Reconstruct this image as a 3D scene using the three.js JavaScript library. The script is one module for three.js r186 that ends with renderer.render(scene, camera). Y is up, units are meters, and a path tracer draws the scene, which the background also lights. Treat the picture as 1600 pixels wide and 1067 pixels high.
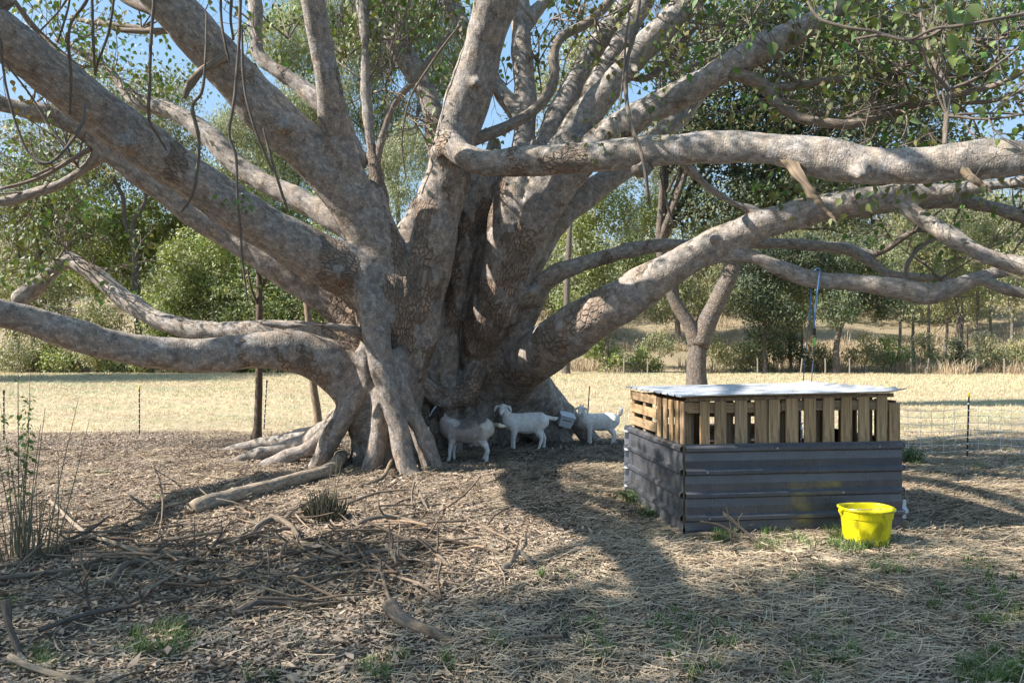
import * as THREE from 'three';
import { mergeGeometries } from 'three/addons/utils/BufferGeometryUtils.js';
import { ImprovedNoise } from 'three/addons/math/ImprovedNoise.js';

// ---------------------------------------------------------------- camera, sky, sun, exposure
const F = 1142, EYE = 1.6, HORIZON = 550;              // focal length in photo pixels, eye height, horizon row of the photograph
const scene = new THREE.Scene();
const camera = new THREE.PerspectiveCamera(2 * Math.atan(533.5 / F) * 180 / Math.PI, 1600 / 1067, 0.1, 1200);
camera.position.set(0, EYE, 0);
camera.setViewOffset(1600, 1067, 0, -(HORIZON - 533.5), 1600, 1067);   // lens shift: the camera is level
const SUN = new THREE.Vector3(-0.75, 0.66, 0.12).normalize();
const sun = new THREE.DirectionalLight(new THREE.Color(1, 0.93, 0.85), 5);
sun.position.copy(SUN).multiplyScalar(60).add(new THREE.Vector3(0, 0, -12)); sun.target.position.set(0, 0, -12);
sun.castShadow = true; sun.shadow.mapSize.set(4096, 4096); sun.shadow.bias = -0.0005;
Object.assign(sun.shadow.camera, { left: -60, right: 60, top: 60, bottom: -60, near: 1, far: 220 });
scene.add(sun, sun.target);
{ // clear winter sky: pale near the horizon, deeper blue overhead, a broad brightening round the sun
  const W = 512, H = 256, d = new Float32Array(W * H * 4);
  for (let j = 0; j < H; j++) for (let i = 0; i < W; i++) {
    const up = ((j + 0.5) / H - 0.5) * Math.PI, az = ((i + 0.5) / W - 0.5) * 2 * Math.PI;
    const v = new THREE.Vector3(Math.cos(az) * Math.cos(up), Math.sin(up), Math.sin(az) * Math.cos(up));
    const e = Math.max(0, v.y), t = Math.pow(1 - e, 3.2), glow = Math.pow(Math.max(0, v.dot(SUN)), 14) * 0.7 + Math.pow(Math.max(0, v.dot(SUN)), 3) * 0.16;
    const o = (j * W + i) * 4, z = [0.24, 0.50, 0.86], h = [0.66, 0.84, 1.0];
    for (let c = 0; c < 3; c++) d[o + c] = (z[c] * (1 - t) + h[c] * t) * 0.43 + glow * [1, 0.95, 0.86][c];
    d[o + 3] = 1;
  }
  const sky = new THREE.DataTexture(d, W, H, THREE.RGBAFormat, THREE.FloatType);
  sky.mapping = THREE.EquirectangularReflectionMapping; sky.magFilter = THREE.LinearFilter; sky.needsUpdate = true;
  scene.background = sky; scene.environment = sky;
}
const renderer = new THREE.WebGLRenderer({ antialias: true });
renderer.setSize(1024, 682);
renderer.toneMapping = THREE.LinearToneMapping; renderer.toneMappingExposure = 2.6;
renderer.shadowMap.enabled = true; renderer.shadowMap.type = THREE.PCFSoftShadowMap;

// ---------------------------------------------------------------- helpers
const V = (x, y, z) => new THREE.Vector3(x, y, z);
const RGB = (r, g, b) => new THREE.Color().setRGB(r, g, b);
function rng(seed) { let s = seed | 0; return () => { s = (s + 0x6d2b79f5) | 0; let t = Math.imul(s ^ (s >>> 15), 1 | s); t = (t + Math.imul(t ^ (t >>> 7), 61 | t)) ^ t; return ((t ^ (t >>> 14)) >>> 0) / 4294967296; }; }
const clamp = THREE.MathUtils.clamp, lerp = THREE.MathUtils.lerp, sstep = (a, b, x) => { const t = clamp((x - a) / (b - a), 0, 1); return t * t * (3 - 2 * t); };
const IN = new ImprovedNoise(), noise = (x, y, z) => IN.noise(x + 57.3, y + 91.7, z + 33.1);
const fbm = (x, y, z, n = 4) => { let s = 0, a = 0.5; for (let i = 0; i < n; i++) { s += a * noise(x, y, z); x *= 2.03; y *= 2.03; z *= 2.03; a *= 0.5; } return s; };
// a place in the world given by its direction in the photograph and its distance in metres along the view axis
const at = (px, py, d) => V((px - 800) / F * d, EYE - (py - HORIZON) / F * d, -d);
const bank = (x, z) => {                                  // level paddock, then a hillside beyond it
  const d = -z, s = Math.max(0, d - 53 - 9 * noise(x * 0.045, 0, 4));
  const far = s * 0.16 * sstep(0, 14, s) * (1 - 0.35 * sstep(60, 190, s));
  return far * (1 + 0.35 * noise(x * 0.012, 2, z * 0.012)) + (s > 0 ? sstep(0, 10, s) * 0.8 * noise(x * 0.08, 7, z * 0.08) : 0);
};
const relief = (x, z) => {
  const d = Math.hypot(x, z), near = 1 - sstep(12, 26, d);
  return bank(x, z) + near * (0.05 * noise(x * 0.5, 1, z * 0.5) + 0.035 * noise(x * 1.7, 3, z * 1.7) + 0.016 * noise(x * 5, 5, z * 5) + 0.008 * noise(x * 13, 8, z * 13)) + 0.04 * (1 - near) * noise(x * 0.2, 5, z * 0.2);
};
const ground = (px, py, lift = 0) => { const d = EYE * F / (py - HORIZON), x = (px - 800) / F * d; return V(x, relief(x, -d) + lift, -d); };
const taken = new Map();
function numbered(n) { const k = taken.get(n) ?? 0; taken.set(n, k + 1); return k ? n + '_' + String(k).padStart(3, '0') : n; }
function shade(o) { o.traverse((m) => { if (m.isMesh) { m.castShadow = true; m.receiveShadow = true; } }); return o; }
function thing(name, label, category, pos = V(0, 0, 0), turn = 0, group) {
  const o = new THREE.Group(); o.name = numbered(name); o.position.copy(pos); o.rotation.y = turn; o.userData = { label, category };
  if (group) o.userData.group = group; scene.add(o); return o;
}
function part(name, geo, mat, parent, label) { const m = new THREE.Mesh(geo, mat); m.name = name; m.castShadow = m.receiveShadow = true; if (label) m.userData.label = label; parent.add(m); return m; }
function whole(name, geo, mat, label, category, group) { const m = part(numbered(name), geo, mat, scene); m.userData = { label, category }; if (group) m.userData.group = group; return m; }
function structure(name, geo, mat) { const m = part(name, geo, mat, scene); m.userData.kind = 'structure'; return m; }
function scatter(name, geo, mat, list, parent, colors) {  // an InstancedMesh of uncountable stuff
  const m = new THREE.InstancedMesh(geo, mat, list.length); m.name = parent === scene ? numbered(name) : name; list.forEach((x, i) => m.setMatrixAt(i, x));
  if (colors) colors.forEach((c, i) => m.setColorAt(i, c));
  m.castShadow = m.receiveShadow = true; m.userData.kind = 'stuff'; parent.add(m); return m;
}
const M4 = (p, e, s) => new THREE.Matrix4().compose(p, new THREE.Quaternion().setFromEuler(e), typeof s === 'number' ? V(s, s, s) : s);

function smoothPath(pts, per) {                           // Catmull-Rom through [{p, r}]
  const c = new THREE.CatmullRomCurve3(pts.map((q) => q.p), false, 'centripetal'), n = (pts.length - 1) * per, out = [];
  for (let i = 0; i <= n; i++) {
    const t = i / n, f = t * (pts.length - 1), k = Math.min(pts.length - 2, Math.floor(f)), u = f - k;
    out.push({ p: c.getPoint(t), r: lerp(pts[k].r, pts[k + 1].r, u * u * (3 - 2 * u) * 0.5 + u * 0.5) });
  }
  return out;
}
function frames(path) {                                   // parallel-transport frames
  const n = path.length, T = [], N = [], B = [], S = [0];
  for (let i = 0; i < n; i++) { T.push(path[Math.min(n - 1, i + 1)].p.clone().sub(path[Math.max(0, i - 1)].p).normalize()); if (i) S.push(S[i - 1] + path[i].p.distanceTo(path[i - 1].p)); }
  let a = Math.abs(T[0].y) < 0.9 ? V(0, 1, 0) : V(1, 0, 0);
  for (let i = 0; i < n; i++) { a = a.clone().addScaledVector(T[i], -a.dot(T[i])).normalize(); N.push(a); B.push(T[i].clone().cross(a)); }
  return { T, N, B, S };
}
function tube(pts, { per = 5, seg = 8, wob = 0.08, seed = 1, uvs = 1, cap = true } = {}) {
  const path = pts.length > 2 ? smoothPath(pts, per) : smoothPath([pts[0], { p: pts[0].p.clone().lerp(pts[1].p, 0.5), r: (pts[0].r + pts[1].r) / 2 }, pts[1]], per), f = frames(path);
  const pos = [], uv = [], idx = [], n = path.length;
  for (let i = 0; i < n; i++) for (let j = 0; j <= seg; j++) {
    const a = j / seg * Math.PI * 2, c = Math.cos(a), s = Math.sin(a), k = path[i].r * (1 + wob * 2 * noise(f.S[i] / (path[i].r * 4 + 0.02) + seed * 7.1, c * 0.9, s * 0.9 + seed));
    const q = path[i].p.clone().addScaledVector(f.N[i], c * k).addScaledVector(f.B[i], s * k);
    pos.push(q.x, q.y, q.z); uv.push(j / seg * uvs, f.S[i]);
  }
  for (let i = 0; i < n - 1; i++) for (let j = 0; j < seg; j++) { const a = i * (seg + 1) + j, b = a + seg + 1; idx.push(a, a + 1, b, a + 1, b + 1, b); }
  if (cap) for (const [i, flip] of [[0, 1], [n - 1, 0]]) {
    const c = pos.length / 3, p = path[i].p; pos.push(p.x, p.y, p.z); uv.push(0.5, f.S[i]);
    for (let j = 0; j < seg; j++) { const a = i * (seg + 1) + j; flip ? idx.push(c, a + 1, a) : idx.push(c, a, a + 1); }
  }
  const g = new THREE.BufferGeometry(); g.setAttribute('position', new THREE.Float32BufferAttribute(pos, 3)); g.setAttribute('uv', new THREE.Float32BufferAttribute(uv, 2)); g.setIndex(idx); g.computeVertexNormals(); return g;
}
function box(w, h, d, bevel = 0.004) {                    // chamfered box, centred
  const s = new THREE.Shape(), x = w / 2 - bevel, y = h / 2 - bevel; s.moveTo(-x, -y); s.lineTo(x, -y); s.lineTo(x, y); s.lineTo(-x, y); s.closePath();
  const g = new THREE.ExtrudeGeometry(s, { depth: d - 2 * bevel, bevelEnabled: true, bevelSize: bevel, bevelThickness: bevel, bevelSegments: 1 }); g.translate(0, 0, -d / 2 + bevel); return g;
}

// ---------------------------------------------------------------- textures (grain and fine relief only)
function tex(size, fn, srgb, rep) {
  const d = new Uint8Array(size * size * 4);
  for (let j = 0; j < size; j++) for (let i = 0; i < size; i++) { const c = fn(i / size, j / size), o = (j * size + i) * 4; d[o] = clamp(c[0] * 255, 0, 255); d[o + 1] = clamp(c[1] * 255, 0, 255); d[o + 2] = clamp(c[2] * 255, 0, 255); d[o + 3] = 255; }
  const t = new THREE.DataTexture(d, size, size); t.wrapS = t.wrapT = THREE.RepeatWrapping; t.magFilter = THREE.LinearFilter; t.minFilter = THREE.LinearMipmapLinearFilter; t.generateMipmaps = true;
  if (srgb) t.colorSpace = THREE.SRGBColorSpace; if (rep) t.repeat.set(...rep); t.needsUpdate = true; return t;
}
// seamless gradient noise on a wrapped lattice
const GRAD = (() => { const q = rng(4242), g = new Float32Array(8192); for (let i = 0; i < 4096; i++) { const a = q() * 6.2832; g[2 * i] = Math.cos(a); g[2 * i + 1] = Math.sin(a); } return g; })();
const tn = (u, v, fx, fy, s = 0) => {
  const px = Math.max(1, Math.round(fx)), py = Math.max(1, Math.round(fy)), x = u * px + 1e4 * px, y = v * py + 1e4 * py, ix = Math.floor(x), iy = Math.floor(y), a = x - ix, b = y - iy, S = Math.floor(s * 131.7);
  const dot = (i, j) => { const h = ((Math.imul((ix + i) % px, 73856093) ^ Math.imul((iy + j) % py, 19349663) ^ Math.imul(S, 83492791)) >>> 3) & 4095; return GRAD[2 * h] * (a - i) + GRAD[2 * h + 1] * (b - j); };
  const wa = a * a * a * (a * (a * 6 - 15) + 10), wb = b * b * b * (b * (b * 6 - 15) + 10);
  return lerp(lerp(dot(0, 0), dot(1, 0), wa), lerp(dot(0, 1), dot(1, 1), wa), wb) * 1.4;
};
const tf = (u, v, fx, fy, s = 0, n = 4) => { let r = 0, a = 0.5; for (let i = 0; i < n; i++) { r += a * tn(u, v, fx, fy, s + i * 9.7); fx *= 2.1; fy *= 2.1; a *= 0.55; } return r; };
function cells(u, v, nx, ny, seed) {                      // distance to the edge between jittered cells, seamless
  const x = u * nx, y = v * ny, ix = Math.floor(x), iy = Math.floor(y); let a = 9, b = 9;
  for (let j = -1; j <= 1; j++) for (let i = -1; i <= 1; i++) {
    const cx = ix + i, cy = iy + j, h = Math.sin(((cx + nx) % nx) * 127.1 + ((cy + ny) % ny) * 311.7 + seed) * 43758.5453, h2 = Math.sin(((cx + nx) % nx) * 269.5 + ((cy + ny) % ny) * 183.3 + seed) * 43758.5453;
    const d = Math.hypot(cx + (h - Math.floor(h)) - x, cy + (h2 - Math.floor(h2)) - y); if (d < a) { b = a; a = d; } else if (d < b) b = d;
  }
  return b - a;
}
// smooth fig bark: u round the limb, v along it; transverse wrinkles, lichen freckles
const smoothBarkH = (u, v) => {
  const w = 0.02 * tf(u, v, 6, 6, 2, 3), ring = Math.pow(1 - Math.min(1, Math.abs(tf(u, v + w, 3, 22, 3, 2)) * 5), 3), fine = tf(u, v, 60, 60, 11, 4), mid = tf(u, v, 14, 14, 17, 3);
  const ck = (1 - sstep(0, 0.035, Math.abs(tf(u + w, v, 7, 16, 21, 3)))) * sstep(0.12, 0.3, tn(u, v, 5, 5, 40));
  return 0.55 - 0.16 * ring + 0.35 * fine + 0.25 * mid - 0.45 * ck;
};
const BS = 768, barkH = new Float32Array(BS * BS), smoothBarkBump = tex(BS, (u, v) => { const h = smoothBarkH(u, v); barkH[Math.round(v * BS) * BS + Math.round(u * BS)] = h; return [h, h, h]; });
const smoothBarkMap = tex(BS, (u, v) => {
  const h = barkH[Math.round(v * BS) * BS + Math.round(u * BS)], lich = sstep(0.02, 0.16, tf(u, v, 11, 9, 31, 5)), freck = sstep(0.1, 0.26, tf(u, v, 48, 48, 77, 3)), pale = sstep(0.06, 0.2, tf(u, v, 18, 13, 99, 4)), warm = tf(u, v, 4, 5, 55, 3);
  const k = 0.76 + 0.34 * (h - 0.5) - 0.09 * lich - 0.09 * freck + 0.12 * pale + 0.14 * tf(u, v, 100, 100, 91, 2);
  return [k * (1 + 0.07 * warm), k * 0.97, k * (0.935 - 0.10 * warm)];
}, true);
// rough, plated bark
const plateH = (u, v) => { const w = 0.05 * tf(u, v, 8, 8, 2, 3), e = cells(u + w, v + w * 0.6, 24, 11, 3.3), e2 = cells(u - w, v + w, 52, 28, 8.1); return sstep(0.0, 0.35, e) * (0.35 + 0.5 * (tn(u, v, 7, 5, 70) + 0.5)) + sstep(0, 0.3, e2) * 0.2 + 0.35 * tf(u, v, 20, 12, 14, 4); };
const plateBump = tex(512, (u, v) => { const h = plateH(u, v); return [h, h, h]; });
const plateMap = tex(512, (u, v) => { const h = plateH(u, v), t = tf(u, v, 6, 5, 61, 3), k = 0.56 + 0.30 * h + 0.16 * t; return [k, k * (0.945 - 0.08 * t), k * (0.89 - 0.12 * t)]; }, true);
const soilBump = tex(512, (u, v) => { const h = 0.5 + 0.5 * tf(u, v, 14, 14, 4, 4) + 0.35 * tf(u, v, 70, 70, 9, 2); return [h, h, h]; });
const soilMap = tex(1024, (u, v) => { const a = tf(u, v, 10, 10, 6, 4), b = tf(u, v, 90, 90, 19, 3), s = sstep(0.16, 0.3, tf(u, v, 140, 60, 29, 2)) + sstep(0.16, 0.3, tf(u, v, 60, 140, 37, 2)); const k = 0.72 + 0.28 * a + 0.42 * b + 0.16 * s; return [k, k * 0.97, k * 0.92]; }, true);
const woodMap = tex(512, (u, v) => { const g = tf(u, v, 26, 2, 5, 4), r = Math.sin((u * 9 + 1.3 * tf(u, v, 3, 1.5, 8, 2)) * 6.283) * 0.5 + 0.5, st = sstep(0.1, 0.4, tf(u, v, 6, 4, 17, 3)); const k = 0.84 + 0.32 * g - 0.06 * r - 0.14 * st; return [k, k * 0.96, k * 0.9]; }, true);
const woodBump = tex(256, (u, v) => { const h = 0.5 + 0.8 * tf(u, v, 40, 3, 5, 3); return [h, h, h]; });
const metalMap = tex(512, (u, v) => { const d = tf(u, v, 5, 5, 2, 4), s = tf(u, v, 40, 4, 13, 3), r = sstep(0.22, 0.36, tf(u, v, 18, 18, 44, 3)); const k = 0.9 + 0.10 * d + 0.05 * s; return [k + 0.05 * r, k, k - 0.05 * r]; }, true);
const metalRough = tex(512, (u, v) => { const d = 0.62 + 0.5 * tf(u, v, 6, 6, 25, 4) + 0.25 * tf(u, v, 60, 8, 3, 2); return [d, d, d]; });
const furBump = tex(256, (u, v) => { const h = 0.5 + 0.8 * tf(u, v, 60, 20, 3, 3); return [h, h, h]; });
const leafVar = (m, c, t = 0.35) => new THREE.MeshPhysicalMaterial({ color: c, roughness: 0.75, transmission: t, thickness: 0, side: THREE.DoubleSide });

// ---------------------------------------------------------------- implicit surfaces (tapered strands joined smoothly) meshed with surface nets
class Field {
  constructor(min, max, cell) {
    this.min = min; this.c = cell; this.n = [0, 1, 2].map((i) => Math.ceil((max.getComponent(i) - min.getComponent(i)) / cell) + 1);
    const N = this.n[0] * this.n[1] * this.n[2]; this.d = new Float32Array(N).fill(9); this.id = new Int16Array(N).fill(-1); this.tmp = new Float32Array(N).fill(9); this.limbs = [];
  }
  add(path, k, meta = {}, squash) {                        // path [{p, r}], finely sampled
    const id = this.limbs.length, { n, c, min, tmp, d } = this, touched = []; this.limbs.push({ path, ...meta });
    for (let s = 0; s < path.length - 1; s++) {
      const a = path[s].p, b = path[s + 1].p, ra = path[s].r, rb = path[s + 1].r, R = Math.max(ra, rb) + k + 0.03;
      const bx = b.x - a.x, by = b.y - a.y, bz = b.z - a.z, bb = bx * bx + by * by + bz * bz || 1e-9;
      const lo = [0, 1, 2].map((i) => Math.max(0, Math.floor((Math.min(a.getComponent(i), b.getComponent(i)) - R - min.getComponent(i)) / c)));
      const hi = [0, 1, 2].map((i) => Math.min(n[i] - 1, Math.ceil((Math.max(a.getComponent(i), b.getComponent(i)) + R - min.getComponent(i)) / c)));
      for (let z = lo[2]; z <= hi[2]; z++) for (let y = lo[1]; y <= hi[1]; y++) for (let x = lo[0], o = (z * n[1] + y) * n[0] + x; x <= hi[0]; x++, o++) {
        const qx = min.x + x * c - a.x, qy = min.y + y * c - a.y, qz = min.z + z * c - a.z, h = Math.max(0, Math.min(1, (qx * bx + qy * by + qz * bz) / bb));
        const ex = qx - bx * h, ey = qy - by * h, ez = (qz - bz * h) / (squash || 1), v = Math.sqrt(ex * ex + ey * ey + ez * ez) - (ra + (rb - ra) * h);
        if (v < tmp[o]) { if (tmp[o] === 9) touched.push(o); tmp[o] = v; }
      }
    }
    for (const o of touched) {
      const v = tmp[o], w = d[o], h = Math.max(k - Math.abs(v - w), 0) / k; tmp[o] = 9;
      if (v < w) this.id[o] = id; d[o] = Math.min(v, w) - h * h * k * 0.25;
    }
    return id;
  }
  displace(fn, band = 0.16) { const { n, c, min, d, id } = this; for (let z = 0, o = 0; z < n[2]; z++) for (let y = 0; y < n[1]; y++) for (let x = 0; x < n[0]; x++, o++) if (d[o] < band && d[o] > -band) d[o] += fn(min.x + x * c, min.y + y * c, min.z + z * c, id[o]); }
  mesh() {
    const { n, c, min, d } = this, [nx, ny, nz] = n, vid = new Map(), P = [], Q = [], ids = [], sy = nx, sz = nx * ny, off = [0, 1, sy, sy + 1, sz, sz + 1, sz + sy, sz + sy + 1];
    const E = [[0, 1], [2, 3], [4, 5], [6, 7], [0, 2], [1, 3], [4, 6], [5, 7], [0, 4], [1, 5], [2, 6], [3, 7]];
    for (let z = 0; z < nz - 1; z++) for (let y = 0; y < ny - 1; y++) for (let x = 0, o = (z * ny + y) * nx; x < nx - 1; x++, o++) {
      const s = d[o] < 0; let mix = false; for (let i = 1; i < 8; i++) if ((d[o + off[i]] < 0) !== s) { mix = true; break; }
      if (!mix) continue;
      let sx = 0, sy2 = 0, sz2 = 0, cnt = 0;
      for (const [a, b] of E) { const va = d[o + off[a]], vb = d[o + off[b]]; if ((va < 0) === (vb < 0)) continue; const t = va / (va - vb); sx += (a & 1) + t * ((b & 1) - (a & 1)); sy2 += ((a >> 1) & 1) + t * (((b >> 1) & 1) - ((a >> 1) & 1)); sz2 += (a >> 2) + t * ((b >> 2) - (a >> 2)); cnt++; }
      vid.set(o, P.length / 3); P.push(min.x + (x + sx / cnt) * c, min.y + (y + sy2 / cnt) * c, min.z + (z + sz2 / cnt) * c);
      let best = -1, bd = 99; for (let i = 0; i < 8; i++) { const k = o + off[i]; if (this.id[k] >= 0 && Math.abs(d[k]) < bd) { bd = Math.abs(d[k]); best = this.id[k]; } } ids.push(best);
    }
    const quad = (a, b, e, f, flip) => { const A = vid.get(a), B = vid.get(b), C = vid.get(e), D = vid.get(f); if (A === undefined || B === undefined || C === undefined || D === undefined) return; flip ? Q.push(A, C, B, B, C, D) : Q.push(A, B, C, B, D, C); };
    for (const o of vid.keys()) {
      const x = o % nx, y = Math.floor(o / nx) % ny, z = Math.floor(o / sz), s = d[o] < 0;
      if (y && z && (d[o + 1] < 0) !== s) quad(o, o - sy, o - sz, o - sy - sz, !s);
      if (x && z && (d[o + sy] < 0) !== s) quad(o, o - 1, o - sz, o - 1 - sz, s);
      if (x && y && (d[o + sz] < 0) !== s) quad(o, o - 1, o - sy, o - 1 - sy, !s);
    }
    const g = new THREE.BufferGeometry(); g.setAttribute('position', new THREE.Float32BufferAttribute(P, 3)); g.setIndex(Q); g.computeVertexNormals(); return { g, ids };
  }
}

// ---------------------------------------------------------------- ground: one sheet from behind the camera to the far hillside
{
  const axis = (dense0, dense1, step, lo, hi, grow) => { const a = []; for (let x = dense0; x <= dense1; x += step) a.push(x); let s = step; for (let x = dense1 + s; ; ) { a.push(Math.min(x, hi)); if (x >= hi) break; s *= grow; x += s; } s = step; for (let x = dense0 - s; ; ) { a.unshift(Math.max(x, lo)); if (x <= lo) break; s *= grow; x -= s; } return a; };
  const X = axis(-8, 8, 0.07, -520, 520, 1.09), Z = axis(-13.5, -2.6, 0.06, -520, 80, 1.07);
  const pos = [], uv = [], col = [], idx = [];
  for (const z of Z) for (const x of X) {
    pos.push(x, relief(x, z), z); uv.push(x / 1.9, z / 1.9);
    const d = -z, n1 = fbm(x * 0.35, 3, z * 0.35), n2 = fbm(x * 1.6, 9, z * 1.6);
    const field = sstep(12.2, 14.6, d + 2.2 * n1 + 0.9 * n2 + (x > 2 ? 0.6 : 0) - (x < -5 ? 0.4 : 0));       // grazed dry grass begins behind the tree
    const straw = sstep(-0.15, 0.35, n2 * 0.8 + n1 + 0.30 * (x - 0.5) - 0.10 * (d - 6)) * (1 - field);              // trodden hay, in the front and to the right
    const hill = sstep(51, 60, d - 9 * noise(x * 0.045, 0, 4) + 5 * n1), green = sstep(0.05, 0.4, fbm(x * 0.2, 21, z * 0.6)) * field * (1 - hill);
    const c = [0.125, 0.098, 0.077];
    const mix = (r, g, b, k) => { c[0] += (r - c[0]) * k; c[1] += (g - c[1]) * k; c[2] += (b - c[2]) * k; };
    mix(0.10, 0.078, 0.062, sstep(0.0, 0.35, n2)); mix(0.19, 0.16, 0.118, straw * 0.8); mix(0.60, 0.51, 0.345, field * 0.95); mix(0.44, 0.42, 0.21, green * 0.5); mix(0.37, 0.31, 0.205, hill * 0.85);
    const n3 = fbm(x * 0.09, 33, z * 0.16), k = 1 + 0.22 * n1 + 0.18 * n2 + 0.3 * n3 * field; col.push(c[0] * k, c[1] * k, c[2] * k);
  }
  for (let j = 0; j < Z.length - 1; j++) for (let i = 0; i < X.length - 1; i++) { const a = j * X.length + i, b = a + X.length; idx.push(a, b, a + 1, a + 1, b, b + 1); }
  const g = new THREE.BufferGeometry(); g.setAttribute('position', new THREE.Float32BufferAttribute(pos, 3)); g.setAttribute('uv', new THREE.Float32BufferAttribute(uv, 2)); g.setAttribute('color', new THREE.Float32BufferAttribute(col, 3)); g.setIndex(idx); g.computeVertexNormals();
  structure('ground', g, new THREE.MeshStandardMaterial({ vertexColors: true, map: soilMap, bumpMap: soilBump, bumpScale: 0.025, roughness: 1 }));
}

// ---------------------------------------------------------------- the fig tree
const barkSmooth = new THREE.MeshStandardMaterial({ vertexColors: true, map: smoothBarkMap, bumpMap: smoothBarkBump, bumpScale: 0.012, roughness: 0.92 });
const barkPlate = new THREE.MeshStandardMaterial({ vertexColors: true, map: plateMap, bumpMap: plateBump, bumpScale: 0.028, roughness: 0.97 });
const barkThin = new THREE.MeshStandardMaterial({ color: RGB(0.36, 0.31, 0.265), map: smoothBarkMap, bumpMap: smoothBarkBump, bumpScale: 0.006, roughness: 0.92 });
const barkVine = new THREE.MeshStandardMaterial({ color: RGB(0.27, 0.235, 0.20), map: smoothBarkMap, bumpMap: smoothBarkBump, bumpScale: 0.005, roughness: 0.95 });
const deadWood = new THREE.MeshStandardMaterial({ color: RGB(0.34, 0.28, 0.22), map: woodMap, bumpMap: woodBump, bumpScale: 0.006, roughness: 0.95 });
const fig = thing('fig_tree', 'huge spreading fig tree with fluted trunk and sprawling grey limbs', 'tree', at(700, 721, 10.7).setY(0));
const ORIGIN = fig.position.clone();
const L = (list) => list.map(([x, y, d, w]) => ({ p: at(x, y, d), r: w / 2 * d / F }));
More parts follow.
